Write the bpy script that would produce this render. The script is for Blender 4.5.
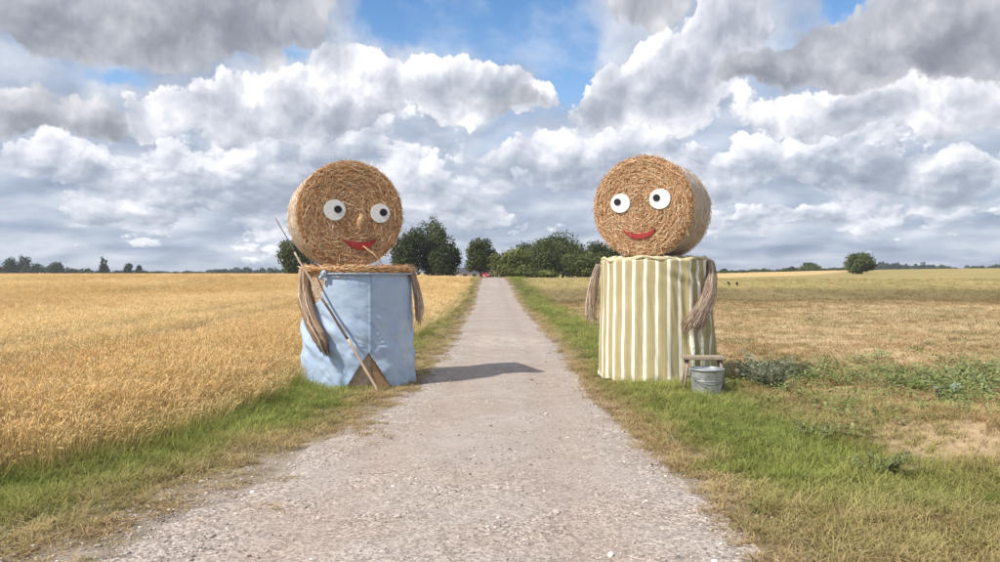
import bpy, bmesh, math, random
import numpy as np
from mathutils import Vector, Matrix
R = math.radians
scene = bpy.context.scene
for o in list(bpy.data.objects): bpy.data.objects.remove(o)

# ------------------------------------------------------------------ camera
F = 777.8                       # focal length in pixels of a 1000 px wide frame
CAM_Z = 1.66
cam_d = bpy.data.cameras.new('camera')
cam = bpy.data.objects.new('camera', cam_d)
scene.collection.objects.link(cam)
cam_d.sensor_width = 36.0
cam_d.lens = 28.0
cam_d.clip_start = 0.05
cam_d.clip_end = 20000
cam.location = (0, 0, CAM_Z)
cam.rotation_euler = (R(90 - 0.66), 0, 0)
scene.camera = cam

# ------------------------------------------------------------------ exposure
vs = scene.view_settings
vs.view_transform = 'Standard'
vs.look = 'None'
vs.exposure = 0.32
vs.gamma = 1.0
vs.use_curve_mapping = False
scene.cycles.use_denoising = True
scene.cycles.max_bounces = 5
scene.cycles.diffuse_bounces = 3
scene.cycles.transparent_max_bounces = 8
scene.cycles.volume_bounces = 0

# ------------------------------------------------------------------ sun
SUN_DIR = Vector((-0.86, -0.51, 0)).normalized() * math.cos(R(47.5)) + Vector((0, 0, math.sin(R(47.5))))
sun_d = bpy.data.lights.new('sun', 'SUN')
sun_d.energy = 3.9
sun_d.angle = R(0.55)
sun_d.color = (1.0, 0.955, 0.88)
sun = bpy.data.objects.new('sun', sun_d)
scene.collection.objects.link(sun)
sun.rotation_euler = SUN_DIR.to_track_quat('Z', 'Y').to_euler()
sun.location = (-30, -20, 40)

# ------------------------------------------------------------------ tiny node language
DIM = '3D'
class E:
    nt = None
    def __init__(s, sock): s.s = sock
    @staticmethod
    def m(op, *a, clamp=False):
        n = E.nt.nodes.new('ShaderNodeMath'); n.operation = op; n.use_clamp = clamp
        for i, x in enumerate(a):
            if isinstance(x, E): E.nt.links.new(x.s, n.inputs[i])
            else: n.inputs[i].default_value = x
        return E(n.outputs[0])
    def __add__(s, o): return E.m('ADD', s, o)
    __radd__ = __add__
    def __sub__(s, o): return E.m('SUBTRACT', s, o)
    def __rsub__(s, o): return E.m('SUBTRACT', o, s)
    def __mul__(s, o): return E.m('MULTIPLY', s, o)
    __rmul__ = __mul__
    def __truediv__(s, o): return E.m('DIVIDE', s, o)
def put(inp, x):
    if isinstance(x, E): E.nt.links.new(x.s, inp)
    else: inp.default_value = x
def vmath(op, a, b=None, sc=None):
    n = E.nt.nodes.new('ShaderNodeVectorMath'); n.operation = op
    put(n.inputs[0], a)
    if b is not None: put(n.inputs[1], b)
    if sc is not None: put(n.inputs['Scale'], sc)
    return E(n.outputs['Value'] if op in ('LENGTH', 'DOT_PRODUCT') else n.outputs[0])
def sepxyz(v):
    n = E.nt.nodes.new('ShaderNodeSeparateXYZ'); put(n.inputs[0], v)
    return [E(n.outputs[i]) for i in range(3)]
def comb(x, y, z):
    n = E.nt.nodes.new('ShaderNodeCombineXYZ')
    for i, q in enumerate((x, y, z)): put(n.inputs[i], q)
    return E(n.outputs[0])
def noise(v, scale, detail=4, rough=0.5, dist=0.0, color=False, lac=2.0):
    n = E.nt.nodes.new('ShaderNodeTexNoise'); n.noise_dimensions = DIM
    if v is not None: put(n.inputs['Vector'], v)
    n.inputs['Scale'].default_value = scale; n.inputs['Detail'].default_value = detail
    n.inputs['Roughness'].default_value = rough; n.inputs['Distortion'].default_value = dist
    n.inputs['Lacunarity'].default_value = lac
    return E(n.outputs['Color' if color else 'Fac'])
def voro(v, scale, detail=3, rough=0.5, feature='F1', out='Distance', lac=2.0):
    n = E.nt.nodes.new('ShaderNodeTexVoronoi'); n.voronoi_dimensions = DIM; n.feature = feature
    put(n.inputs['Vector'], v); n.inputs['Scale'].default_value = scale
    if feature in ('F1', 'SMOOTH_F1'):
        n.inputs['Detail'].default_value = detail; n.inputs['Roughness'].default_value = rough
        n.inputs['Lacunarity'].default_value = lac
        n.normalize = True
    return E(n.outputs[out])
def sstep(x, a, b, lo=0.0, hi=1.0, kind='SMOOTHSTEP'):
    n = E.nt.nodes.new('ShaderNodeMapRange'); n.interpolation_type = kind; n.clamp = True
    put(n.inputs[0], x)
    for i, q in enumerate((a, b, lo, hi)): put(n.inputs[i + 1], q)
    return E(n.outputs[0])
def mixc(f, a, b, mode='MIX'):
    n = E.nt.nodes.new('ShaderNodeMix'); n.data_type = 'RGBA'; n.blend_type = mode
    put(n.inputs[0], f)
    for i, q in ((6, a), (7, b)):
        put(n.inputs[i], q if isinstance(q, E) else (*q, 1.0))
    return E(n.outputs[2])
def sky_at(px, py, rx, ry):
    """photo position and radii -> azimuth, elevation and angular radii of a cloud"""
    h = math.hypot(F, px - 500)
    e = math.atan((272 - py) / h)
    return math.atan((px - 500) / F), e, rx * F / (h * h), ry / h * math.cos(e) ** 2
def gauss(az, el, px, py, rx, ry):
    a0, e0, ra, re = sky_at(px, py, rx, ry)
    a = (az - a0) / ra
    e = (el - e0) / re
    return E.m('EXPONENT', (a * a + e * e) * -1.0), e
def ramp(fac, stops):
    n = E.nt.nodes.new('ShaderNodeValToRGB'); put(n.inputs[0], fac)
    cr = n.color_ramp
    while len(cr.elements) < len(stops): cr.elements.new(0.5)
    for el_, (p, c) in zip(cr.elements, stops):
        el_.position = p; el_.color = (*c, 1)
    return E(n.outputs[0])

# ------------------------------------------------------------------ world: blue sky with broken cumulus
world = bpy.data.worlds.new('World'); scene.world = world
world.use_nodes = True
E.nt = wt = world.node_tree
wt.nodes.clear()
def build_sky():
    tc = wt.nodes.new('ShaderNodeTexCoord')
    d = E(tc.outputs['Generated'])
    x, y, z = sepxyz(d)
    zc = E.m('MAXIMUM', z, 0.0)
    az = E.m('ARCTAN2', x, y)
    el = E.m('ARCSINE', zc)
    sky = wt.nodes.new('ShaderNodeTexSky'); sky.sky_type = 'NISHITA'
    sky.sun_disc = False
    sky.sun_elevation = R(47.5)
    sky.sun_rotation = math.atan2(SUN_DIR.x, SUN_DIR.y)
    sky.air_density = 1.0; sky.dust_density = 0.6; sky.ozone_density = 2.0
    blue = vmath('MULTIPLY', E(sky.outputs[0]), (0.84, 1.14, 1.36))
    # cloud space: features flatten towards the horizon as the layer recedes
    zz = E.m('LOGARITHM', zc + 0.10, math.e) * 0.30
    hl = E.m('SQRT', x * x + y * y + 1e-6)
    P = comb(E.m('ARCCOSINE', x / hl), zz, 0.0)
    w1 = vmath('SUBTRACT', noise(P, 9.0, 3, 0.5, color=True), (0.5, 0.5, 0.5))
    w2 = vmath('SUBTRACT', noise(P, 55.0, 3, 0.6, color=True), (0.5, 0.5, 0.5))
    Pw = vmath('ADD', vmath('ADD', P, vmath('SCALE', w1, sc=0.030)), vmath('SCALE', w2, sc=0.0060))
    S = (0.45, 0.85, 0.0)
    wx, wy, _ = sepxyz(w1); vx, vy, _ = sepxyz(w2)      # ragged outlines for every bank and opening
    az = az + wx * 0.085 + vx * 0.020
    el = el + wy * 0.070 + vy * 0.018
    def shift(v, off, base=(0, 0, 0)):
        return vmath('ADD', v, tuple(q * off + b_ for q, b_ in zip(S, base)))
    def billow(base, sc, e):
        b0 = 1.0 - voro(shift(Pw, 0, base), sc, 4.0, 0.56, lac=2.2)
        b1 = 1.0 - voro(shift(Pw, e, base), sc, 3.0, 0.56, lac=2.2)
        g0 = voro(shift(Pw, 0, base), sc, 1.0, 0.45, lac=2.2)
        g1 = voro(shift(Pw, e * 2.6, base), sc, 1.0, 0.45, lac=2.2)
        return b0, (b0 - b1) * 0.8 + (g1 - g0) * 0.55     # second: >0 on the side turned to the sun
    big = noise(P, 3.0, 2, 0.5)                         # where the banks lie, all round the sky
    soft = noise(Pw, 8.0, 6, 0.60)
    soft2 = noise(shift(Pw, 0.045), 8.0, 4, 0.58)
    esoft = soft - soft2
    mid = noise(shift(P, 0, (3.1, 1.7, 0)), 7.0, 3, 0.5)
    def blobs(lst):
        t = None
        for (px, py, rx, ry, w) in lst:
            g = gauss(az, el, px, py, rx, ry)[0] * w
            t = g if t is None else t + g
        return t
    def heap(lst):                                      # field and its lit-top / shaded-base gradient
        t = gr = None
        for (px, py, rx, ry, w) in lst:
            g, e_ = gauss(az, el, px, py, rx, ry)
            g = g * w
            h = g * e_
            t = g if t is None else t + g
            gr = h if gr is None else gr + h
        return t, gr
    holes = blobs([(470, 0, 105, 40, 1.0), (405, 22, 48, 26, .8), (572, 70, 26, 34, .9), (292, 52, 24, 22, .75),
                   (118, 80, 28, 12, .8), (545, 35, 60, 30, .6), (835, 0, 12, 22, .9), (640, -140, 130, 50, .9), (250, -190, 160, 60, .9)])
    flat = sstep(el, 0.14, 0.01)                        # the far, flat-looking part of the deck
    # ---- A: far deck
    f1 = (big - 0.42) * 1.2 + (soft - 0.5) * 1.3 + 0.66 - holes * 1.35 + flat * 0.5
    a1 = sstep(f1, -0.15, 0.75)
    ds = noise(vmath('MULTIPLY', Pw, (1.0, 1.9, 1.0)), 8.0, 4, 0.48)
    ds2 = noise(vmath('MULTIPLY', shift(Pw, 0.022), (1.0, 1.9, 1.0)), 8.0, 3, 0.48)
    lum1 = 0.55 + (ds - 0.5) * 0.46 + (ds - ds2) * 0.55 + esoft * 0.3
    c1 = ramp(lum1, [(0.0, (.20, .25, .36)), (0.3, (.32, .38, .50)), (0.5, (.46, .52, .64)), (0.72, (.70, .74, .83)), (1.0, (1.0, 1.02, 1.06))])
    # ---- B: nearer heaps low in the sky
    bB, eB = billow((5.3, 2.2, 0), 17.0, 0.010)
    hB, gB = heap([(60, 160, 70, 22, .62), (215, 178, 120, 30, .70), (120, 205, 90, 18, .5), (330, 140, 70, 30, .5), (440, 205, 90, 24, .65), (520, 165, 80, 26, .6),
                   (585, 150, 60, 30, .6), (745, 165, 95, 34, .72), (860, 160, 80, 26, .6), (960, 178, 80, 22, .6), (800, 222, 110, 12, .55), (60, 248, 120, 12, .4)])
    fB = hB + (big - 0.5) * 0.8 + (mid - 0.5) * 1.0 + (bB - 0.68) * 1.25 - 0.28 - holes * 0.7 - sstep(el, 0.05, 0.0) * 0.25
    aB = sstep(fB, 0.0, 0.13)
    lB = 0.63 + eB * 1.08 + esoft * 0.45 + gB * 0.45 - sstep(fB, 0.05, 0.5) * 0.10 + (mid - .5) * 0.55
    cB = ramp(lB, [(0.0, (.27, .31, .40)), (0.35, (.42, .47, .57)), (0.6, (.64, .68, .77)), (0.8, (.90, .92, .97)), (1.0, (1.10, 1.11, 1.12))])
    # ---- C: bright heaps
    bC, eC = billow((0.0, 0.0, 0), 11.0, 0.013)
    hC, gC = heap([(348, 62, 36, 34, 1.0), (325, 105, 60, 34, .7), (245, 112, 60, 26, .75), (150, 112, 40, 22, .7), (480, 84, 80, 38, 1.15),
                   (605, 90, 34, 40, .75), (660, 88, 56, 44, .85), (742, 12, 26, 40, 1.0), (715, 60, 34, 40, .8), (800, 118, 60, 26, .6), (865, 108, 60, 30, .85), (965, 98, 60, 34, .85)])
    fC = hC + (big - 0.5) * 0.4 + (bC - 0.68) * 1.2 - 0.36 - holes * 0.75 - flat * 0.5
    aC = sstep(fC, 0.0, 0.10)
    lC = 0.69 + eC * 1.35 + esoft * 0.5 + gC * 0.36 - sstep(fC, 0.10, 0.8) * 0.16 + (soft - .5) * 0.25
    cC = ramp(lC, [(0.0, (.29, .32, .39)), (0.35, (.45, .49, .57)), (0.6, (.68, .71, .78)), (0.8, (.95, .96, 1.0)), (1.0, (1.14, 1.14, 1.14))])
    # ---- D: dark near clouds overhead
    hD, gD = heap([(60, 8, 120, 56, 1.0), (190, 28, 110, 50, 1.1), (290, 14, 50, 40, .95), (30, 115, 80, 24, .95), (110, 122, 30, 16, .5),
                   (850, 55, 110, 32, 1.2), (960, 40, 95, 46, 1.15), (765, 66, 46, 18, .9), (655, -2, 50, 32, 1.0), (820, 15, 60, 24, .7), (520, 100, 46, 18, .8),
                   (430, 104, 40, 14, .5)])
    fD = hD + (soft - 0.5) * 0.7 + (bC - 0.68) * 1.0 - 0.40 + (big - 0.55) * 0.4 - holes * 0.5 - flat * 0.5
    aD = sstep(fD, 0.0, 0.20)
    lD = 0.64 + esoft * 0.7 + eC * 0.8 + gD * 0.20 - sstep(fD, 0.02, 0.5) * 0.14 + (soft - .5) * 0.25
    cD = ramp(lD, [(0.0, (.18, .195, .235)), (0.35, (.33, .35, .40)), (0.6, (.52, .54, .59)), (1.0, (.98, .98, 1.0))])
    K = 8.4
    veil = sstep(noise(vmath('MULTIPLY', Pw, (1.0, 2.6, 1.0)), 6.0, 5, 0.6), 0.44, 0.76) * 0.40 + sstep(el, 0.34, 0.20) * 0.18
    blue = mixc(E.m('MINIMUM', veil, 0.7), blue, tuple(K * q for q in (.72, .80, .92)))
    col = mixc(a1 * 0.96, blue, vmath('SCALE', c1, sc=K))
    col = mixc(aB * 0.95, col, vmath('SCALE', cB, sc=K))
    col = mixc(aC, col, vmath('SCALE', cC, sc=K))
    col = mixc(aD * 0.93, col, vmath('SCALE', cD, sc=K))
    bg = wt.nodes.new('ShaderNodeBackground'); bg.inputs['Strength'].default_value = 0.10
    put(bg.inputs['Color'], col)
    out = wt.nodes.new('ShaderNodeOutputWorld')
    wt.links.new(bg.outputs[0], out.inputs['Surface'])
DIM = '2D'
build_sky()
DIM = '3D'
world.cycles.sampling_method = 'MANUAL'
world.cycles.sample_map_resolution = 256

# ================================================================== helpers
COL = scene.collection
rng = np.random.default_rng(7)
def _hash(ix, iy, seed):
    h = (ix.astype(np.int64) * 374761393 + iy.astype(np.int64) * 668265263 + seed * 1274126177) & 0xffffffff
    h = ((h ^ (h >> 13)) * 1274126177) & 0xffffffff
    return ((h ^ (h >> 16)) & 0xffff) / 65535.0
def vnoise(x, y, seed=0):
    x = np.asarray(x, float); y = np.asarray(y, float)
    ix = np.floor(x); iy = np.floor(y); fx = x - ix; fy = y - iy
    fx = fx * fx * (3 - 2 * fx); fy = fy * fy * (3 - 2 * fy)
    a = _hash(ix, iy, seed); b = _hash(ix + 1, iy, seed); c = _hash(ix, iy + 1, seed); d = _hash(ix + 1, iy + 1, seed)
    return (a * (1 - fx) + b * fx) * (1 - fy) + (c * (1 - fx) + d * fx) * fy
def fbm(x, y, seed=0, oct=4):
    t = 0; amp = 0.5; f = 1.0; s = 0
    for i in range(oct):
        t = t + amp * vnoise(x * f, y * f, seed + i * 17); s += amp; amp *= 0.5; f *= 2.03
    return t / s
def ss(a, b, x):
    t = np.clip((np.asarray(x, float) - a) / (b - a), 0, 1)
    return t * t * (3 - 2 * t)

def mk(name, verts, faces, mat=None, parent=None, smooth=False, col=None, fcol=None, uv=None, kind=None, label=None, cat=None, group=None):
    me = bpy.data.meshes.new(name)
    verts = np.asarray(verts, float).reshape(-1, 3)
    if isinstance(faces, np.ndarray):
        n = len(faces); k = faces.shape[1]
        me.vertices.add(len(verts)); me.vertices.foreach_set('co', verts.ravel())
        me.loops.add(n * k); me.loops.foreach_set('vertex_index', faces.ravel().astype(np.int32))
        me.polygons.add(n); me.polygons.foreach_set('loop_start', np.arange(n, dtype=np.int32) * k)
        me.update(calc_edges=True)
    else:
        me.from_pydata([tuple(v) for v in verts], [], [tuple(f) for f in faces]); me.update()
    if smooth: me.polygons.foreach_set('use_smooth', np.ones(len(me.polygons), bool))
    if col is not None:
        at = me.color_attributes.new('Col', 'FLOAT_COLOR', 'POINT')
        c = np.ones((len(verts), 4)); c[:, :3] = col
        at.data.foreach_set('color', c.ravel())
    if uv is not None:
        at = me.attributes.new('suv', 'FLOAT_VECTOR', 'POINT')
        q = np.zeros((len(verts), 3)); q[:, :2] = uv
        at.data.foreach_set('vector', q.ravel())
    if mat is not None: me.materials.append(mat)
    o = bpy.data.objects.new(name, me); COL.objects.link(o)
    if parent is not None: o.parent = parent
    tag(o, label, cat, group, kind)
    return o
def tag(o, label=None, cat=None, group=None, kind=None):
    if label: o['label'] = label
    if cat: o['category'] = cat
    if group: o['group'] = group
    if kind: o['kind'] = kind
    return o
def thing(name, label, cat, loc, rz=0.0, group=None):
    o = bpy.data.objects.new(name, None); COL.objects.link(o)
    o.empty_display_size = 0.3
    o.location = loc; o.rotation_euler = (0, 0, rz)
    return tag(o, label, cat, group)
def grid_faces(nu, nv, wrap_u=False):
    """verts index = iv*nu + iu"""
    iu = np.arange(nu if wrap_u else nu - 1); iv = np.arange(nv - 1)
    U, V = np.meshgrid(iu, iv); U = U.ravel(); V = V.ravel(); U2 = (U + 1) % nu
    return np.stack([V * nu + U, V * nu + U2, (V + 1) * nu + U2, (V + 1) * nu + U], 1)
def lathe(profile, seg=48):
    a = np.linspace(0, 2 * np.pi, seg, endpoint=False)
    v = np.concatenate([np.stack([r * np.cos(a), r * np.sin(a), np.full(seg, z)], 1) for r, z in profile])
    return v, grid_faces(seg, len(profile), True)
def tube(pts, rad, seg=10, cap=True):
    pts = [Vector(p) for p in pts]; n = len(pts)
    rad = rad if hasattr(rad, '__len__') else [rad] * n
    v = []; ref = None
    for i, p in enumerate(pts):
        t = (pts[min(i + 1, n - 1)] - pts[max(i - 1, 0)]).normalized()
        if ref is None: ref = Vector((0, 0, 1)) if abs(t.z) < 0.9 else Vector((1, 0, 0))
        u = (ref - t * ref.dot(t)).normalized(); ref = u; w = t.cross(u)
        for k in range(seg):
            a = 2 * math.pi * k / seg
            v.append(p + (u * math.cos(a) + w * math.sin(a)) * rad[i])
    f = [tuple(int(q) for q in r) for r in grid_faces(seg, n, True)]
    if cap:
        f.append(tuple(range(seg))[::-1]); f.append(tuple((n - 1) * seg + k for k in range(seg)))
    return np.array([tuple(q) for q in v]), f
def bbox(x0, x1, y0, y1, z0, z1, bevel=0.0):
    bm = bmesh.new(); bmesh.ops.create_cube(bm, size=1)
    for q in bm.verts:
        q.co = Vector((x0 + (q.co.x + .5) * (x1 - x0), y0 + (q.co.y + .5) * (y1 - y0), z0 + (q.co.z + .5) * (z1 - z0)))
    if bevel: bmesh.ops.bevel(bm, geom=list(bm.edges), offset=bevel, segments=2, affect='EDGES')
    v = np.array([tuple(q.co) for q in bm.verts]); bm.verts.index_update()
    f = [tuple(q.index for q in p.verts) for p in bm.faces]; bm.free()
    return v, f
def join(parts):
    V = []; Fc = []; o = 0
    for v, f in parts:
        V.append(np.asarray(v)); Fc += [tuple(int(i) + o for i in q) for q in f]; o += len(v)
    return np.concatenate(V), Fc

# ------------------------------------------------------------------ materials
def mat_new(name):
    m = bpy.data.materials.new(name); m.use_nodes = True
    nt = m.node_tree; nt.nodes.clear(); E.nt = nt
    out = nt.nodes.new('ShaderNodeOutputMaterial')
    return m, nt, out
def pbsdf(nt, out, color, rough=0.8, metal=0.0, spec=0.3, bump=None, bump_d=0.01, bump_s=0.5):
    b = nt.nodes.new('ShaderNodeBsdfPrincipled')
    put(b.inputs['Base Color'], color if isinstance(color, E) else (*color, 1))
    put(b.inputs['Roughness'], rough); b.inputs['Metallic'].default_value = metal
    b.inputs['Specular IOR Level'].default_value = spec
    if bump is not None:
        bn = nt.nodes.new('ShaderNodeBump'); bn.inputs['Strength'].default_value = bump_s
        bn.inputs['Distance'].default_value = bump_d
        put(bn.inputs['Height'], bump); nt.links.new(bn.outputs[0], b.inputs['Normal'])
    if out is not None: nt.links.new(b.outputs[0], out.inputs['Surface'])
    return b
def attr(name, kind='GEOMETRY', out='Color'):
    n = E.nt.nodes.new('ShaderNodeAttribute'); n.attribute_name = name; n.attribute_type = kind
    return E(n.outputs[out])
def objco():
    return E(E.nt.nodes.new('ShaderNodeTexCoord').outputs['Object'])
def wpos():
    return E(E.nt.nodes.new('ShaderNodeNewGeometry').outputs['Position'])
def scol(c, f):
    return vmath('SCALE', c, sc=f)
def mottled(name, color, amt=0.25, scale=12.0, rough=0.8, metal=0.0, spec=0.3, bump=0.0):
    m, nt, out = mat_new(name)
    n = noise(objco(), scale, 5, 0.6)
    c = scol(E(_rgb(color)), sstep(n, 0.25, 0.75, 1 - amt, 1 + amt, 'LINEAR'))
    pbsdf(nt, out, c, rough, metal, spec, n if bump else None, 0.01, bump)
    return m
def _rgb(c):
    n = E.nt.nodes.new('ShaderNodeRGB'); n.outputs[0].default_value = (*c, 1)
    return n.outputs[0]
def leafy(name, source, trans=0.35, rough=0.65, spec=0.25):
    """thin plant material; source: 'tint' per instance times 'Col' per vertex, or 'Col' alone"""
    m, nt, out = mat_new(name)
    c = attr('Col')
    if source == 'tint': c = vmath('MULTIPLY', c, attr('tint', 'INSTANCER'))
    b = pbsdf(nt, None, c, rough, 0, spec)
    t = nt.nodes.new('ShaderNodeBsdfTranslucent'); put(t.inputs['Color'], c)
    mx = nt.nodes.new('ShaderNodeMixShader'); mx.inputs[0].default_value = trans
    nt.links.new(b.outputs[0], mx.inputs[1]); nt.links.new(t.outputs[0], mx.inputs[2])
    nt.links.new(mx.outputs[0], out.inputs['Surface'])
    return m
M_INST = leafy('plant_fibre', 'tint', .35, .7, .10)
M_LEAF = leafy('tree_leaf', 'Col', 0.30, 0.6, 0.3)
M_STRAW = leafy('straw_fibre', 'Col', 0.12, 0.55, 0.3)
M_BARK = mottled('bark', (.085, .065, .048), .4, 6, .9, bump=.6)

# ================================================================== terrain
_RY = [-10, 1, 4.45, 4.82, 5.45, 6.24, 7.46, 8.28, 11.74, 17.8, 26, 43.7, 61, 75, 95, 140]
_RL = [-2.9, -2.6, -2.18, -2.06, -1.90, -1.74, -1.56, -1.36, -1.05, -.96, -1.02, -1.22, -1.46, -1.66, -1.95, -2.6]
_RR = [1.9, 1.6, 1.43, 1.43, 1.45, 1.43, 1.35, 1.27, 1.17, 1.20, 1.13, .95, .71, .5, .2, -.5]
_WY = [-10, 1, 5.8, 6.6, 7.8, 9.3, 11, 13, 18, 25, 44, 70, 95, 300]
_WX = [-7.5, -5.6, -3.9, -3.45, -3.05, -2.95, -2.85, -2.55, -2.15, -1.95, -2.0, -2.3, -2.65, -7]
def road_l(y): return np.interp(y, _RY, _RL)
def road_r(y): return np.interp(y, _RY, _RR)
def wheat_e(y): return np.interp(y, _WY, _WX)
def gz(X, Y):
    X = np.asarray(X, float); Y = np.asarray(Y, float)
    z = ss(38, 80, Y) * 1.02
    z = z - 0.72 * ss(84, 150, Y) * np.exp(-(X / 15.0) ** 2)
    z = z + 1.9 * ss(58, 165, X) * ss(55, 160, Y)
    z = z - 3.2 * ss(230, 700, Y)
    off = np.maximum(X - road_r(Y), road_l(Y) - X)          # distance outside the road
    k = ss(0.05, 0.7, off)
    z = z + k * 0.10 * (fbm(X * 0.55, Y * 0.55, 3) - 0.5) * ss(90, 30, Y) + k * 0.035 * (fbm(X * 2.3, Y * 2.3, 9) - 0.5) * ss(40, 10, Y)
    z = z + k * 0.07 * np.exp(-((X - 2.4) / 1.2) ** 2 - ((Y - 12) / 3.0) ** 2)
    z = z + k * 0.22 * np.exp(-((X - 4.6) / 1.1) ** 2 - ((Y - 7.6) / 1.2) ** 2) - k * 0.10 * np.exp(-((X - 3.45) / 0.5) ** 2 - ((Y - 7.0) / 1.3) ** 2)
    return z
def gz1(x, y): return float(gz(np.array([x]), np.array([y]))[0])

def axis(lo, hi, core_lo, core_hi, d, g):
    c = list(np.arange(core_lo, core_hi + 1e-6, d))
    s = d; q = c[-1]
    while q < hi: s *= g; q += s; c.append(q)
    s = d; q = c[0]; pre = []
    while q > lo: s *= g; q -= s; pre.append(q)
    return np.array(pre[::-1] + c)
GX = axis(-2400, 2400, -8, 8, 0.11, 1.055)
GY = axis(-60, 3000, -2, 14.5, 0.11, 1.035)
def right_field_colour(X, Y):
    n = fbm(X * 0.22, Y * 0.35, 21)[:, None]; n2 = fbm(X * 0.9, Y * 0.9, 25)[:, None]
    brown = np.array([.44, .30, .15]); tan = np.array([.53, .39, .215]); olive_p = np.array([.25, .21, .085])
    c = brown + (tan - brown) * ss(.35, .65, n)
    c = c + (olive_p - c) * (ss(.52, .72, n2) * .55)
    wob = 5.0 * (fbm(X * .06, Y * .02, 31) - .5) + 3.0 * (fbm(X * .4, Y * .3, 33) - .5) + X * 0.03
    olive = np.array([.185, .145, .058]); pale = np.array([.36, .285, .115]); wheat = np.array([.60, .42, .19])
    a = (ss(37, 47, Y + wob * 2) * .85)[:, None]; c = c + (olive - c) * a  # darker olive band: a cloud's shadow painted into the field colour
    a = ss(54, 62, Y + wob)[:, None]; c = c + (pale * (.85 + .3 * n) - c) * a
    a = (ss(-1.5, 1.5, Y - np.maximum(78 + 1.886 * (X - 20.3), 86)) * ss(14, 18, X))[:, None]; c = c + (wheat - c) * a
    return c
def ground_colour(X, Y):
    n = fbm(X * .9, Y * .9, 41)[:, None]; n2 = fbm(X * 3.1, Y * 3.1, 43)[:, None]
    rl, rr, we = road_l(Y), road_r(Y), wheat_e(Y)
    verge = np.array([.115, .11, .042]) + (np.array([.22, .165, .085]) - np.array([.115, .11, .042])) * ss(.4, .7, n)
    soil = np.array([.31, .235, .165]); gravel = np.array([.37, .31, .262])
    wheat = np.array([.46, .31, .115]) * (.85 + .3 * n2)
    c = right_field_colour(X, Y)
    outr = (X - rr)[:, None]; outl = (rl - X)[:, None]
    # verges
    vw = 1.25 + 1.6 * ss(14, 8, Y) + .5 * (fbm(X * .3, Y * .3, 45) - .5)
    a = ss(vw + .8, vw - .3, X - rr)[:, None]; c = c + (verge - c) * a
    c = c + (verge * np.array([1.25, 1.05, 1.0]) - c) * ((ss(7.2, 5.2, Y) * ss(0, 1, X))[:, None] * .8)
    a = ss(.1, -.1, X - we)[:, None]; 
    left = (X < 0)[:, None]
    c = np.where(left, verge, c); c = np.where(left, c + (wheat - c) * a, c)
    lw = np.where(left, 1.0 + 1.0 * ss(9, 5, Y)[:, None], 1.0)
    e = ss(.62, .10, np.maximum(outr, outl) / lw + (n2 - .5) * .5)
    c = c + (soil * (.8 + .5 * n) - c) * e * .9
    e = ss(.36, -.02, np.maximum(outr, outl) / lw + (n2 - .5) * .75)
    c = c + (gravel - c) * e
    # mound of dry straw and soil on the right
    a = np.exp(-((X - 4.7) / 1.5) ** 2 - ((Y - 7.3) / 1.15) ** 2)[:, None]
    c = c + (np.array([.47, .34, .205]) - c) * np.clip(a * 1.2, 0, 1) * .85
    return c
def build_ground():
    X, Y = np.meshgrid(GX, GY); X = X.ravel(); Y = Y.ravel()
    V = np.stack([X, Y, gz(X, Y)], 1)
    m, nt, out = mat_new('ground_soil')
    p = wpos()
    n1 = noise(p, 9.0, 5, .65); n2 = noise(p, 85.0, 4, .75); n3 = noise(vmath('MULTIPLY', p, (.35, .05, 1)), 1.0, 4, .55)
    f = sstep(n1, .25, .75, .72, 1.28, 'LINEAR') * sstep(n2, .28, .72, .55, 1.45, 'LINEAR') * sstep(n3, .3, .7, .86, 1.14, 'LINEAR')
    pbsdf(nt, out, scol(attr('Col'), f), .95, 0, .1, n1 + n2 * .5, .03, .7)
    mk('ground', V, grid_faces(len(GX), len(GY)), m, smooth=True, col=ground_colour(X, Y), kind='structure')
build_ground()

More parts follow.
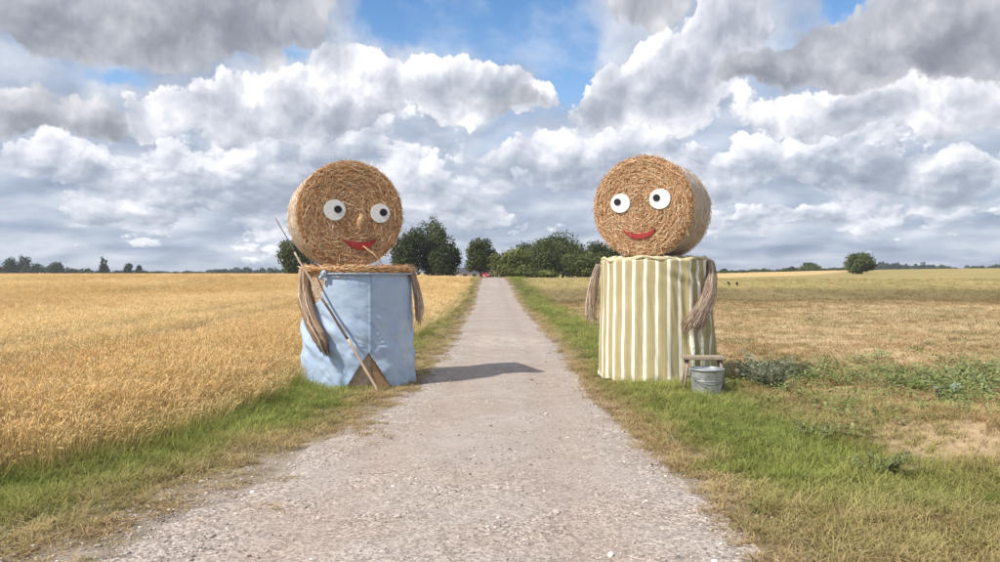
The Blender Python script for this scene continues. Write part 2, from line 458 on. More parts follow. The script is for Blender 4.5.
def build_road():
    ys = GY[(GY > -9) & (GY < 135)]
    nu = 33; t = np.linspace(-1, 1, nu)
    V = []; U = []
    for y in ys:
        l = road_l(y) - .10 + .26 * (vnoise(np.array([y * 1.7]), np.array([3.3]), 5)[0] - .5) + .16 * (vnoise(np.array([y * 6]), np.array([8.3]), 6)[0] - .5)
        r = road_r(y) + .04 + .16 * (vnoise(np.array([y * 1.9]), np.array([5.3]), 7)[0] - .5) + .12 * (vnoise(np.array([y * 6]), np.array([1.3]), 8)[0] - .5)
        x = (l + r) / 2 + t * (r - l) / 2
        z0 = gz(x, np.full(nu, y))
        crown = .006 + .028 * (1 - t ** 2) - .016 * np.exp(-((np.abs(t) - .52) / .17) ** 2) + (.012 if y > 50 else 0)
        und = .014 * (fbm(x * 1.3, np.full(nu, y) * 1.3, 51) - .5) * ss(0, .25, 1 - np.abs(t))
        V.append(np.stack([x, np.full(nu, y), np.maximum(z0, z0.mean() if y < 40 else z0) + crown + und], 1)); U.append(np.stack([t, np.full(nu, y)], 1))
    V = np.concatenate(V); U = np.concatenate(U)
    m, nt, out = mat_new('gravel_road')
    p = wpos()
    sx, sy, _ = sepxyz(attr('suv', out='Vector'))
    ax = E.m('ABSOLUTE', sx)
    track = E.m('EXPONENT', E.m('POWER', (ax - .50) / .2, 2.0) * -1.0)
    big = noise(p, .9, 4, .55); med = noise(p, 5.0, 5, .6); fine = noise(p, 70.0, 3, .6)
    st = voro(p, 46.0, 0, .5); stc = voro(p, 46.0, 0, .5, out='Color')
    st2 = voro(p, 110.0, 0, .5); st2c = voro(p, 110.0, 0, .5, out='Color')
    r1, _, _ = sepxyz(stc); r2, _, _ = sepxyz(st2c)
    base = mixc(sstep(big, .35, .65), (.36, .292, .245), (.39, .335, .292))
    base = mixc(track * .45, base, (.37, .285, .235))
    loose = sstep(ax + (med - .5) * 1.2, .70, 1.05) + sstep(noise(p, 1.6, 3, .6), .52, .66) * .7
    loose = loose + sstep(sy + (big - .5) * 4.0, 8.5, 4.5) * .55
    loose = E.m('MINIMUM', loose, 1.0)
    stone = sstep(r1, .0, 1.0, .55, 1.55, 'LINEAR')
    stone2 = sstep(r2, .0, 1.0, .62, 1.38, 'LINEAR')
    mask = sstep(st, .55, .35) * (loose * .8 + .2)
    f = (1.0 - mask) + mask * stone
    f = f * ((1.0 - loose * .6 - .3) + (loose * .6 + .3) * stone2) * sstep(med, .25, .75, .88, 1.12, 'LINEAR') * sstep(fine, .3, .7, .9, 1.1, 'LINEAR')
    # pale dusty patch where the road has been filled
    patch = sstep(noise(vmath('MULTIPLY', p, (.6, .16, 1)), 1.0, 3, .5), .60, .70) * .5
    colr = mixc(patch, scol(base, f), (.45, .385, .325))
    fill = E.m('EXPONENT', E.m('POWER', (sy - 18.6 + (big - .5) * 3.0) / 1.3, 2.0) * -1.0) * sstep(med, .35, .6) * sstep(ax, .9, .5)
    colr = mixc(fill * .75, colr, (.52, .43, .36))
    h = (1.0 - st) * loose * .7 + (1.0 - st2) * .25 + fine * .25
    pbsdf(nt, out, colr, .9, 0, .15, h, .012, .8)
    mk('road', V, grid_faces(nu, len(ys)), m, smooth=True, uv=U, kind='structure')
build_road()

# ================================================================== scattered ground cover (uncountable: stuff)
PROTO = bpy.data.collections.new('plant_protos')            # never linked: only feeds the scatterers
def proto_col(name): 
    return bpy.data.collections.new(name)
def scatter(name, pts, rot, scl, idx, tint, coll, label, cat):
    me = bpy.data.meshes.new(name); n = len(pts)
    me.vertices.add(n); me.vertices.foreach_set('co', np.asarray(pts, np.float32).ravel())
    a = me.attributes.new('rot', 'FLOAT_VECTOR', 'POINT'); a.data.foreach_set('vector', np.asarray(rot, np.float32).ravel())
    a = me.attributes.new('scl', 'FLOAT_VECTOR', 'POINT'); a.data.foreach_set('vector', np.asarray(scl, np.float32).ravel())
    a = me.attributes.new('idx', 'INT', 'POINT'); a.data.foreach_set('value', np.asarray(idx, np.int32))
    a = me.attributes.new('tint', 'FLOAT_COLOR', 'POINT'); c = np.ones((n, 4), np.float32); c[:, :3] = tint; a.data.foreach_set('color', c.ravel())
    o = bpy.data.objects.new(name, me); COL.objects.link(o)
    tag(o, label, cat, None, 'stuff')
    ng = bpy.data.node_groups.new(name + '_scatter', 'GeometryNodeTree')
    ng.interface.new_socket('Geometry', in_out='INPUT', socket_type='NodeSocketGeometry')
    ng.interface.new_socket('Geometry', in_out='OUTPUT', socket_type='NodeSocketGeometry')
    N = ng.nodes.new; L = ng.links.new
    gi = N('NodeGroupInput'); go = N('NodeGroupOutput'); ip = N('GeometryNodeInstanceOnPoints')
    ci = N('GeometryNodeCollectionInfo'); ci.inputs['Collection'].default_value = coll
    ci.inputs['Separate Children'].default_value = True; ci.inputs['Reset Children'].default_value = True
    def na(nm, t):
        q = N('GeometryNodeInputNamedAttribute'); q.data_type = t; q.inputs['Name'].default_value = nm
        return q.outputs['Attribute']
    ip.inputs['Pick Instance'].default_value = True
    L(gi.outputs[0], ip.inputs['Points']); L(ci.outputs[0], ip.inputs['Instance'])
    L(na('idx', 'INT'), ip.inputs['Instance Index'])
    er = N('FunctionNodeEulerToRotation'); L(na('rot', 'FLOAT_VECTOR'), er.inputs[0]); L(er.outputs[0], ip.inputs['Rotation'])
    L(na('scl', 'FLOAT_VECTOR'), ip.inputs['Scale']); L(ip.outputs[0], go.inputs[0])
    md = o.modifiers.new('scatter', 'NODES'); md.node_group = ng
    return o
def proto(coll, name, V, Fc, col, mat):
    o = mk(name, V, Fc, mat, col=col); COL.objects.unlink(o); coll.objects.link(o)
    return o
def blades(r, n, h, w, spread, lean, curl=.6):
    """n tapering grass blades: verts, faces, shade (0 root .. 1 tip), per blade random"""
    V = []; Fc = []; S = []
    for i in range(n):
        a = r.uniform(0, 2 * np.pi); d = spread * math.sqrt(r.random()); x0, y0 = d * math.cos(a), d * math.sin(a)
        b = r.uniform(0, 2 * np.pi); hh = h * r.uniform(.55, 1.15); ln = lean * r.uniform(.2, 1.3); ww = w * r.uniform(.7, 1.3)
        dx, dy = math.cos(b), math.sin(b); px, py = -dy, dx
        k = len(V); g = r.uniform(.75, 1.25)
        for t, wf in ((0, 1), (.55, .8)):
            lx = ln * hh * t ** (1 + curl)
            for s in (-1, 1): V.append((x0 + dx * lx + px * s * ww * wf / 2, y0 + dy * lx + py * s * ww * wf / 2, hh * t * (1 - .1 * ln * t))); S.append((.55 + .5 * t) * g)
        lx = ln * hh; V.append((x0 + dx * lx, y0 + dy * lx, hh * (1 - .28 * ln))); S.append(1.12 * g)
        Fc += [(k, k + 1, k + 3, k + 2), (k + 2, k + 3, k + 4)]
    return V, Fc, S
def grey(S, wt=(1, 1, 1)):
    return np.outer(np.asarray(S), np.asarray(wt))

r = np.random.default_rng(11)
C_GRASS = proto_col('grass_protos')
for i in range(6):
    V, Fc, S = blades(r, 22, .16 if i < 4 else .23, .0052, .08, .80)
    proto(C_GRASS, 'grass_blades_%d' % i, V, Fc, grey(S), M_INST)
C_WHEAT = proto_col('wheat_protos')
for i in range(5):
    V = []; Fc = []; Cc = []
    for s in range(16):
        a = r.uniform(0, 2 * np.pi); d = .085 * math.sqrt(r.random()); x0, y0 = d * math.cos(a), d * math.sin(a)
        b = r.uniform(0, 2 * np.pi); h = r.uniform(.50, .64); ln = r.uniform(.03, .16)
        dx, dy = math.cos(b), math.sin(b); g = r.uniform(.8, 1.2)
        top = np.array([x0 + dx * ln, y0 + dy * ln, h]); k = len(V)
        for t in (0, 1):
            q = np.array([x0, y0, 0]) * (1 - t) + top * t
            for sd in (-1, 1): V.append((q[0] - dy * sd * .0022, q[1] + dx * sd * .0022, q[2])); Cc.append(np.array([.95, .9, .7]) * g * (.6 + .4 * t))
        Fc.append((k, k + 1, k + 3, k + 2))
        # ear: a nodding four-sided spindle
        nod = np.array([dx * r.uniform(.4, 1.3), dy * r.uniform(.4, 1.3), r.uniform(.2, 2.4)]); nod /= np.linalg.norm(nod)
        side = np.cross(nod, [0, 0, 1.01]); side /= np.linalg.norm(side); up = np.cross(side, nod)
        L_ = r.uniform(.042, .066); R_ = .0046; k = len(V)
        V.append(tuple(top)); Cc.append(np.array([1, .92, .75]) * g * .8)
        for t, rr in ((.3, 1.0), (.75, .8)):
            for q in range(4):
                an = q * np.pi / 2
                V.append(tuple(top + nod * L_ * t + (side * math.cos(an) + up * math.sin(an)) * R_ * rr)); Cc.append(np.array([1.08, 1.0, .85]) * g)
        V.append(tuple(top + nod * L_ * 1.15)); Cc.append(np.array([1.2, 1.15, 1.0]) * g)
        for q in range(4):
            q2 = (q + 1) % 4
            Fc += [(k, k + 1 + q, k + 1 + q2), (k + 1 + q, k + 5 + q, k + 5 + q2, k + 1 + q2), (k + 5 + q, k + 9, k + 5 + q2)]
    v2, f2, s2 = blades(r, 5, .36, .010, .08, 1.0)
    k = len(V); V += v2; Fc += [tuple(q + k for q in f) for f in f2]; Cc += [np.array([.9, .85, .65]) * s for s in s2]
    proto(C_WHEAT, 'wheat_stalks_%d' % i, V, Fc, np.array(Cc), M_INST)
C_STUB = proto_col('stubble_protos')
for i in range(4):
    V, Fc, S = blades(r, 9, .085, .008, .09, 1.1)
    proto(C_STUB, 'stubble_blades_%d' % i, V, Fc, grey(S), M_INST)
C_WEED = proto_col('weed_protos')
def leaf_rosette(r, n, h, ll, lw, spread):
    V = []; Fc = []; S = []
    for j in range(n):
        a = r.uniform(0, 2 * np.pi); z0 = h * r.random(); d = spread * math.sqrt(r.random()) * (.5 + .5 * z0 / max(h, .01))
        b = a + r.normal(0, .7); el = r.uniform(-.1, .9); L_ = ll * r.uniform(.6, 1.3); W_ = lw * r.uniform(.7, 1.2)
        D = np.array([math.cos(b) * math.cos(el), math.sin(b) * math.cos(el), math.sin(el)])
        Sd = np.array([-math.sin(b), math.cos(b), 0]); N_ = np.cross(D, Sd)
        p0 = np.array([d * math.cos(a), d * math.sin(a), z0]); k = len(V); g = r.uniform(.75, 1.3)
        V += [tuple(p0), tuple(p0 + D * L_ * .5 + Sd * W_ / 2 - N_ * W_ * .15), tuple(p0 + D * L_ - np.array([0, 0, .2 * L_])), tuple(p0 + D * L_ * .5 - Sd * W_ / 2 - N_ * W_ * .15), tuple(p0 + D * L_ * .5)]
        S += [.7 * g, g, 1.1 * g, g, .9 * g]
        Fc += [(k, k + 4, k + 1), (k + 1, k + 4, k + 2), (k, k + 3, k + 4), (k + 3, k + 2, k + 4)]
    return V, Fc, S
for i in range(4):
    V, Fc, S = leaf_rosette(r, 22, .13, .085, .038, .13)
    proto(C_WEED, 'weed_leaves_%d' % i, V, Fc, grey(S), M_INST)
C_PEB = proto_col('pebble_protos')
M_PEB, nt_, out_ = mat_new('pebble')
pbsdf(nt_, out_, scol(attr('tint', 'INSTANCER'), sstep(noise(objco(), 3.0, 3, .6), .2, .8, .8, 1.2, 'LINEAR')), .85, 0, .2)
for i in range(5):
    bm = bmesh.new(); bmesh.ops.create_icosphere(bm, subdivisions=2 if i < 2 else 1, radius=1)
    for q in bm.verts:
        q.co *= 1 + r.uniform(-.18, .18); q.co.z *= .6; q.co.x *= 1.25
    bm.verts.index_update()
    proto(C_PEB, 'pebble_stone_%d' % i, [tuple(q.co) for q in bm.verts], [tuple(q.index for q in f.verts) for f in bm.faces], None, M_PEB); bm.free()

def in_view(X, Y, pad=2.4):
    return (np.abs(X) < 0.66 * Y + pad) & (Y > 2.2)
def rand_field(r, x0, x1, y0, y1, dens):
    n = int(dens * (x1 - x0) * (y1 - y0))
    return r.uniform(x0, x1, n), r.uniform(y0, y1, n)
def bands(r, spec, xr):
    """spec: (y0, y1, density); xr(y0,y1)->(x0,x1)"""
    Xs = []; Ys = []; Sz = []
    for y0, y1, d, s in spec:
        x0, x1 = xr(y0, y1); X, Y = rand_field(r, x0, x1, y0, y1, d)
        Xs.append(X); Ys.append(Y); Sz.append(np.full(len(X), s))
    X = np.concatenate(Xs); Y = np.concatenate(Ys); S = np.concatenate(Sz)
    k = in_view(X, Y)
    return X[k], Y[k], S[k]
def rots(r, n, tilt=.12):
    return np.stack([r.normal(0, tilt, n), r.normal(0, tilt, n), r.uniform(0, 6.283, n)], 1)
def lerp3(a, b, t): return np.asarray(a) + (np.asarray(b) - np.asarray(a)) * np.asarray(t)[:, None]
FIG_L = (-2.14, 11.80); FIG_R = (2.38, 11.98)
def clear_of(X, Y):
    return (np.hypot(X - FIG_L[0], Y - FIG_L[1]) > .84) & (np.hypot(X - FIG_R[0], Y - FIG_R[1]) > .88) & (np.hypot(X - 2.74, Y - 10.42) > .17)

def plant_wheat():
    r = np.random.default_rng(21)
    X, Y, S = bands(r, [(4.5, 12, 85, 1.0), (12, 22, 55, 1.05), (22, 40, 26, 1.25), (40, 75, 7, 1.6), (75, 150, 1.9, 2.2)],
                    lambda a, b: (-.66 * b - 3, -1.6))
    e = wheat_e(Y) + .16 * (vnoise(Y * 1.3, Y * 0, 61) - .5)
    k = (X < e) & clear_of(X, Y) & ((np.abs(X) > 4.0) | (Y < 105)); X, Y, S = X[k], Y[k], S[k]; e = e[k]
    n = len(X)
    line = X + 0.055 * (Y - 10)                               # wheel tracks left by the sprayer
    tr = np.zeros(n)
    for x0 in (-6.6, -8.4, -19.5, -21.3, -36, -37.8):
        tr = np.maximum(tr, np.exp(-((line - x0) / .40) ** 2))
    lod = fbm(line * .35, Y * .06, 63); big = fbm(X * .12, Y * .12, 65)
    hs = (.86 + .28 * fbm(X * .5, Y * .5, 67)) * (1 - .62 * tr) * (1 - .25 * ss(.62, .75, lod))
    edge = ss(.0, 1.3, e - X); hs = hs * (.48 + .44 * edge) * (1 - .6 * ss(38, 72, Y) * np.exp(-(X / 15) ** 2))
    t = np.clip(.5 + 1.3 * (big - .5) + 1.6 * (lod - .5) + r.normal(0, .16, n), 0, 1)
    tint = lerp3((.80, .64, .385), (.94, .82, .575), t)
    tint = tint * (1 - .38 * tr)[:, None]
    g = (ss(.5, .0, e - X) * r.random(n) * .8); tint = lerp3(tint, (.30, .29, .10), g)
    scl = np.stack([S * r.uniform(.9, 1.2, n), S * r.uniform(.9, 1.2, n), np.where(Y > 75, .62, np.where(Y > 40, .85, 1.0)) * hs * r.uniform(.9, 1.08, n)], 1)
    rot = rots(r, n, .13); rot[:, 0] += .10 * (fbm(X * .8, Y * .8, 69) - .5) * 3
    scatter('wheat_crop', np.stack([X, Y, gz(X, Y) - .02], 1), rot, scl, r.integers(0, 5, n), tint, C_WHEAT,
            'ripe golden wheat standing in the field left of the track', 'wheat')
plant_wheat()

def plant_grass():
    r = np.random.default_rng(31)
    X, Y, S = bands(r, [(2.6, 8, 330, .95), (8, 14.5, 230, 1.0), (14.5, 28, 90, 1.2), (28, 50, 26, 1.7), (50, 90, 9, 2.4)],
                    lambda a, b: (-8 if b < 15 else -3.5, 11 if b < 15 else 4.2))
    rl, rr, we = road_l(Y), road_r(Y), wheat_e(Y)
    n1 = fbm(X * .9, Y * .9, 71); n2 = fbm(X * 2.6, Y * 2.6, 73); n3 = fbm(X * .45, Y * .45, 75)
    off = np.where(X < 0, rl - X, X - rr)
    p = np.zeros(len(X))
    left = X < 0
    # left verge: ragged towards the gravel, rank beside the wheat
    wide = .30 + 1.15 * ss(9.5, 5.0, Y)
    pl = ss(-.05, wide + .25, off + (n2 - .5) * 1.1) * ss(-.35, .0, X - we + .15)
    clump = (ss(.54, .66, n2) * ss(-.55, .0, off) * ss(10, 7, Y)) * .75
    pl = np.maximum(pl, clump)
    # right verge
    vw = 1.30 + 1.9 * ss(14, 8, Y) + .9 * (n3 - .5)
    pr = ss(-.12, .18, off + (n2 - .5) * .35) * np.maximum(ss(vw + 1.0, vw - .2, off), ss(8.2, 5.8, Y + (n3 - .5) * 3) * .85)
    pr = np.maximum(pr, ss(9.8, 8.4, Y + (n3 - .5) * 2) * .5 * ss(.2, .6, off))
    mound = np.exp(-((X - 4.7) / 1.5) ** 2 - ((Y - 7.3) / 1.15) ** 2)
    pr = pr * (1 - .8 * ss(.35, .8, mound))
    p = np.where(left, pl, pr)
    k = (r.random(len(X)) < p) & clear_of(X, Y)
    X, Y, S, off, n1, n2, n3, we, left, mound = [q[k] for q in (X, Y, S, off, n1, n2, n3, we, left, mound)]
    n = len(X)
    green = np.array([.265, .325, .080]); bright = np.array([.44, .46, .13]); dry = np.array([.68, .52, .27]); rust = np.array([.50, .34, .185])
    tint = lerp3(green, bright, np.clip(n1 * 1.6 - .35 + r.normal(0, .2, n), 0, 1))
    # dryness: by the gravel, by the field and in the bottom right corner
    dl = ss(1.15 + .75 * ss(9, 6, Y), .40, off + (n2 - .5) * .9) * .98
    dr = np.maximum(ss(.75, .12, off + (n2 - .5) * .6), np.maximum(ss(6.3, 4.5, Y + (n3 - .5) * 2.2) * .72, ss(2.6, 3.7, X - .25 * (9 - np.minimum(Y, 9))) * .72 * ss(14, 10, Y)))
    dryness = np.clip(np.where(left, dl, dr) + r.normal(0, .22, n), 0, 1)
    dcol = lerp3(dry, rust, np.clip(n2 * 2 - .6 + r.normal(0, .2, n), 0, 1))
    tint = tint + (dcol - tint) * dryness[:, None]
    tint = tint * (.85 + .3 * r.random(n))[:, None]
    hs = (.50 + .7 * n1) * np.where(left, .34 + .42 * ss(.4, 1.4, off) + .40 * ss(.5, .0, X - we), .42 + .22 * ss(.1, .8, off)) * (1 - .25 * dryness)
    hs = hs * (1 + .8 * (r.random(n) < .03))
    hs = hs * np.where(Y > 14, .8, 1)
    scl = np.stack([S * r.uniform(.9, 1.3, n), S * r.uniform(.9, 1.3, n), np.minimum(S, 1.5) * hs], 1)
    scatter('verge_grass', np.stack([X, Y, gz(X, Y) - .01], 1), rots(r, n, .2), scl, r.integers(0, 6, n), tint, C_GRASS,
            'green and drying grass along both sides of the track', 'grass')
plant_grass()

def plant_field():
    r = np.random.default_rng(41)
    X, Y, S = bands(r, [(5.5, 12, 120, .9), (12, 22, 60, 1.1), (22, 45, 18, 1.5), (45, 75, 4, 2.2)], lambda a, b: (1.5, .66 * b + 2))
    rr = road_r(Y); off = X - rr
    n1 = fbm(X * .5, Y * .5, 81); n2 = fbm(X * 2, Y * 2, 83)
    vw = 1.4 + 1.5 * ss(14, 8, Y)
    p = ss(vw - .4, vw + .8, off) * (.35 + .65 * ss(.3, .6, n2)) * ss(5.6, 7.5, Y)
    k = (r.random(len(X)) < p) & clear_of(X, Y); X, Y, S, n1, n2 = X[k], Y[k], S[k], n1[k], n2[k]; n = len(X)
    base = right_field_colour(X, Y)  # stubble tint repeats the painted cloud-shadow band
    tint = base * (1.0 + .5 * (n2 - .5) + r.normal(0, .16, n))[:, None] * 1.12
    g = ss(.55, .75, n1 + r.normal(0, .12, n)) * .5 * ss(50, 30, Y); tint = lerp3(tint, (.20, .21, .075), g)
    scl = np.stack([S * r.uniform(.8, 1.3, n), S * r.uniform(.8, 1.3, n), np.minimum(S, 1.3) * r.uniform(.5, 1.25, n)], 1)
    scatter('field_stubble', np.stack([X, Y, gz(X, Y) - .005], 1), rots(r, n, .3), scl, r.integers(0, 4, n), tint, C_STUB,
            'short dry stubble covering the brown field on the right', 'stubble')
    # leafy weeds along the near edge of that field
    X, Y = rand_field(r, 2.6, 13.0, 6.0, 17.0, 70)
    n1 = fbm(X * .8, Y * .8, 91); n3 = fbm(X * .35, Y * .5, 93)
    band = np.exp(-((Y - 11.0 - .10 * (X - 5)) / 1.9) ** 2) * ss(3.1, 4.0, X)
    p = band * (.25 + .75 * ss(.36, .58, n1)) + .10 * ss(3, 4, X) * ss(.5, .65, n3) * ss(17, 14, Y)
    k = (r.random(len(X)) < p) & in_view(X, Y) & clear_of(X, Y); X, Y, n1 = X[k], Y[k], n1[k]; n = len(X)
    t = np.clip(n1 * 1.5 - .3 + r.normal(0, .25, n), 0, 1)
    tint = lerp3((.22, .275, .085), (.40, .43, .205), t)
    y_ = r.random(n) < .15; tint[y_] = (.30, .27, .11)
    sc_ = r.uniform(.55, 1.15, n); scl = np.stack([sc_, sc_, sc_ * r.uniform(.7, 1.2, n)], 1)
    scatter('field_weeds', np.stack([X, Y, gz(X, Y)], 1), rots(r, n, .15), scl, r.integers(0, 4, n), tint, C_WEED,
            'low blue green leafy weeds along the near edge of the right field', 'weeds')
plant_field()

def lay_gravel():
    r = np.random.default_rng(51)
    Xs = []; Ys = []
    for y0, y1, d in ((2.8, 5.5, 1300), (5.5, 8, 750), (8, 12, 320), (12, 18, 90)):
        X, Y = rand_field(r, -4.2, 2.2, y0, y1, d); Xs.append(X); Ys.append(Y)
    X = np.concatenate(Xs); Y = np.concatenate(Ys)
    rl, rr = road_l(Y), road_r(Y); n1 = fbm(X * 1.4, Y * 1.4, 95)
    t = (X - (rl + rr) / 2) / ((rr - rl) / 2)
    p = .08 + .50 * ss(.60, 1.0, np.abs(t) + (n1 - .5) * .9) + .35 * ss(.55, .68, n1)
    p = p * ss(1.50 + .65 * ss(9, 5, Y), 1.0, np.where(t < 0, -t, np.abs(t) * 1.12))
    k = (r.random(len(X)) < p) & in_view(X, Y); X, Y = X[k], Y[k]; n = len(X)
    s = np.exp(r.normal(math.log(.0058), .42, n)); s = np.clip(s, .003, .024)
    c = r.random(n); tint = lerp3((.26, .215, .18), (.54, .47, .41), c); w = r.random(n) < .10; tint[w] = (.68, .64, .58); w = r.random(n) < .04; tint[w] = (.18, .165, .155)
    t = t[k]; inside = np.abs(t) < 1.06
    zr = gz(X, Y) + np.where(inside, .006 + .028 * (1 - np.clip(t, -1, 1) ** 2) - .016 * np.exp(-((np.abs(t) - .52) / .17) ** 2), .0) + s * .25
    scatter('loose_gravel', np.stack([X, Y, zr], 1), rots(r, n, .3), np.stack([s, s, s], 1), r.integers(0, 5, n), tint, C_PEB,
            'loose pale gravel stones lying on the track', 'gravel')
lay_gravel()

# ================================================================== straw figures
STRAW = np.array([(.37, .18, .085), (.58, .325, .155), (.74, .47, .255), (.85, .61, .37), (.92, .76, .54)])
def straw_cols(r, n, wts):
    wts = np.asarray(wts, float); wts /= wts.sum()
    return STRAW[r.choice(5, n, p=wts)] * r.uniform(.8, 1.2, n)[:, None]
def strands(P, T, N, L, W, bend, cols, lift=None):
    """flat bent straw ribbons: centre P, direction T, outward N (arrays n x 3)"""
    n = len(P); B = np.cross(N, T); B /= np.linalg.norm(B, axis=1)[:, None]
    V = np.empty((n, 6, 3)); L = L[:, None]; W = W[:, None]
    lf = np.zeros((n, 3)) if lift is None else lift
    for i, t in enumerate((-.5, 0, .5)):
        c = P + T * L * t - N * (bend[:, None] * (4 * t * t)) + lf[:, i:i + 1] * N
        V[:, i * 2] = c - B * W / 2; V[:, i * 2 + 1] = c + B * W / 2
    k = np.arange(n)[:, None] * 6
    Fc = np.concatenate([k + np.array([[0, 1, 3, 2]]), k + np.array([[2, 3, 5, 4]])])
    return V.reshape(-1, 3), Fc, np.repeat(cols, 6, 0)
def unit(a): return a / np.linalg.norm(a, axis=1)[:, None]

def straw_skin(name, base):
    """material of the packed bale under its loose strands"""
    m, nt, out = mat_new(name)
    p = objco(); n = noise(p, 26, 6, .7); n2 = noise(vmath('MULTIPLY', p, (1, 1, 1)), 90, 4, .6)
    c = ramp(n * .6 + n2 * .4, [(0.25, tuple(q * .35 for q in base)), (.5, base), (.75, tuple(min(1, q * 1.55) for q in base))])
    pbsdf(nt, out, c, .85, 0, .15, n * .6 + n2, .02, .9)
    return m
M_PACK = straw_skin('packed_straw', (.45, .235, .08))
M_NET, nt_, out_ = mat_new('net_wrapped_straw')
_p = objco(); _n = noise(vmath('MULTIPLY', _p, (1, .25, 1)), 60, 5, .7); _n2 = noise(_p, 9, 4, .6)
pbsdf(nt_, out_, ramp(_n * .55 + _n2 * .45, [(.28, (.30, .21, .13)), (.5, (.56, .45, .34)), (.72, (.78, .70, .60))]), .8, 0, .2, _n, .012, .8)

def bale_mesh(Rr, Ln, seed, axis, seg=72):
    """solid bale: rounded drum with uneven skin. axis 'Y': face at -Y; axis 'Z': standing on its end"""
    prof = []
    for q in np.linspace(0, 1, 15): prof.append((Rr * .90 * q, -Ln / 2 + .012 * math.sin(q * 62)))
    for q in np.linspace(0, 1, 5)[1:]: prof.append((Rr * (.90 + .10 * math.sin(q * math.pi / 2)), -Ln / 2 + .05 * (1 - math.cos(q * math.pi / 2))))
    for q in np.linspace(0, 1, 14)[1:-1]: prof.append((Rr * (1 + .008 * math.sin(q * 40)), -Ln / 2 + .05 + (Ln - .1) * q))
    for q in np.linspace(0, 1, 5)[:-1]: prof.append((Rr * (.90 + .10 * math.cos(q * math.pi / 2)), Ln / 2 - .05 + .05 * math.sin(q * math.pi / 2)))
    for q in np.linspace(1, 0, 8): prof.append((Rr * .90 * q, Ln / 2))
    v, f = lathe([(max(a, 1e-4), b) for a, b in prof], seg)
    an = np.arctan2(v[:, 1], v[:, 0]); d = fbm(np.cos(an) * 3 + 9, np.sin(an) * 3 + v[:, 2] * 2.5 + 9, seed) - .5
    rr = np.hypot(v[:, 0], v[:, 1]); k = (1 + .05 * d * (rr / Rr)); v[:, 0] *= k; v[:, 1] *= k
    v[:, 2] += .035 * (fbm(v[:, 0] * 4 + 7, v[:, 1] * 4 + 7, seed + 3) - .5) * (np.abs(v[:, 2]) > Ln / 2 - .03)
    if axis == 'Y': v = np.stack([v[:, 0], v[:, 2], -v[:, 1]], 1)
    return v, f
def face_strands(r, Rr, yface, n):
    """coiled straw on the round end of a bale that faces -Y"""
    rad = Rr * .985 * np.sqrt(r.random(n)); a = r.uniform(0, 2 * np.pi, n)
    P = np.stack([rad * np.cos(a), np.full(n, yface) - r.uniform(.004, .034, n), rad * np.sin(a)], 1)
    coil = .5 + .5 * np.sin(rad / Rr * 75 + a + 3.0 * (fbm(np.cos(a) * 4 + rad * 3 + 9, np.sin(a) * 4 + 9, 77) - .5) * 4)
    P[:, 1] += -.015 * coil + .05 * ss(.90, 1.0, rad / Rr)
    ja = r.normal(0, .48, n) + np.where(r.random(n) < .16, r.uniform(-1.5, 1.5, n), 0)
    t = np.stack([-np.sin(a), np.zeros(n), np.cos(a)], 1); rd = np.stack([np.cos(a), np.zeros(n), np.sin(a)], 1)
    T = t * np.cos(ja)[:, None] + rd * np.sin(ja)[:, None]; T[:, 1] += r.normal(0, .14, n); T = unit(T)
    N = np.tile([0., -1., 0.], (n, 1)) + r.normal(0, .45, (n, 3)); N = unit(N - T * (N * T).sum(1)[:, None])
    dark = (coil < .2) & (r.random(n) < .4)
    c = straw_cols(r, n, (.16, .27, .30, .20, .09)); c[dark] *= .62
    return strands(P, T, N, np.where(r.random(n) < .2, r.uniform(.10, .24, n), r.uniform(.025, .10, n)), r.uniform(.003, .0072, n), r.uniform(0, .008, n), c)
def side_strands(r, Rr, y0, y1, n, wts, pale):
    a = r.uniform(0, 2 * np.pi, n); y = r.uniform(y0, y1, n)
    rd = np.stack([np.cos(a), np.zeros(n), np.sin(a)], 1); t = np.stack([-np.sin(a), np.zeros(n), np.cos(a)], 1)
    P = rd * (Rr * 1.004 + r.uniform(.0, .012, n))[:, None]; P[:, 1] = y
    ja = r.normal(0, .30, n)
    T = t * np.cos(ja)[:, None]; T[:, 1] += np.sin(ja); T = unit(T + rd * r.normal(0, .05, n)[:, None])
    N = unit(rd + r.normal(0, .3, (n, 3))); N = unit(N - T * (N * T).sum(1)[:, None])
    c = straw_cols(r, n, wts); c = c + (np.array(pale) - c) * r.uniform(.35, .95, n)[:, None]
    return strands(P, T, N, r.uniform(.05, .16, n), r.uniform(.004, .009, n), r.uniform(0, .010, n), c)
def fringe(r, Rr, y, n, axis='Y', out=.06):
    a = r.uniform(0, 2 * np.pi, n)
    rd = np.stack([np.cos(a), np.zeros(n), np.sin(a)], 1); t = np.stack([-np.sin(a), np.zeros(n), np.cos(a)], 1)
    P = rd * (Rr * r.uniform(.97, 1.012, n))[:, None]; P[:, 1] = y + r.normal(0, .025, n)
    T = unit(t * r.normal(0, 1, n)[:, None] + rd * r.uniform(.0, .5, n)[:, None] + np.array([0, 1, 0]) * r.normal(-.2, .4, n)[:, None])
    N = unit(np.cross(T, r.normal(0, 1, (n, 3))))
    return strands(P, T, N, r.uniform(.03, .03 + out, n), r.uniform(.003, .007, n), r.uniform(0, .008, n), straw_cols(r, n, (.15, .25, .35, .2, .05)))
def cat(parts):
    V = []; Fc = []; C = []; o = 0
    for v, f, c in parts: V.append(v); Fc.append(f + o); C.append(c); o += len(v)
    return np.concatenate(V), np.concatenate(Fc), np.concatenate(C)
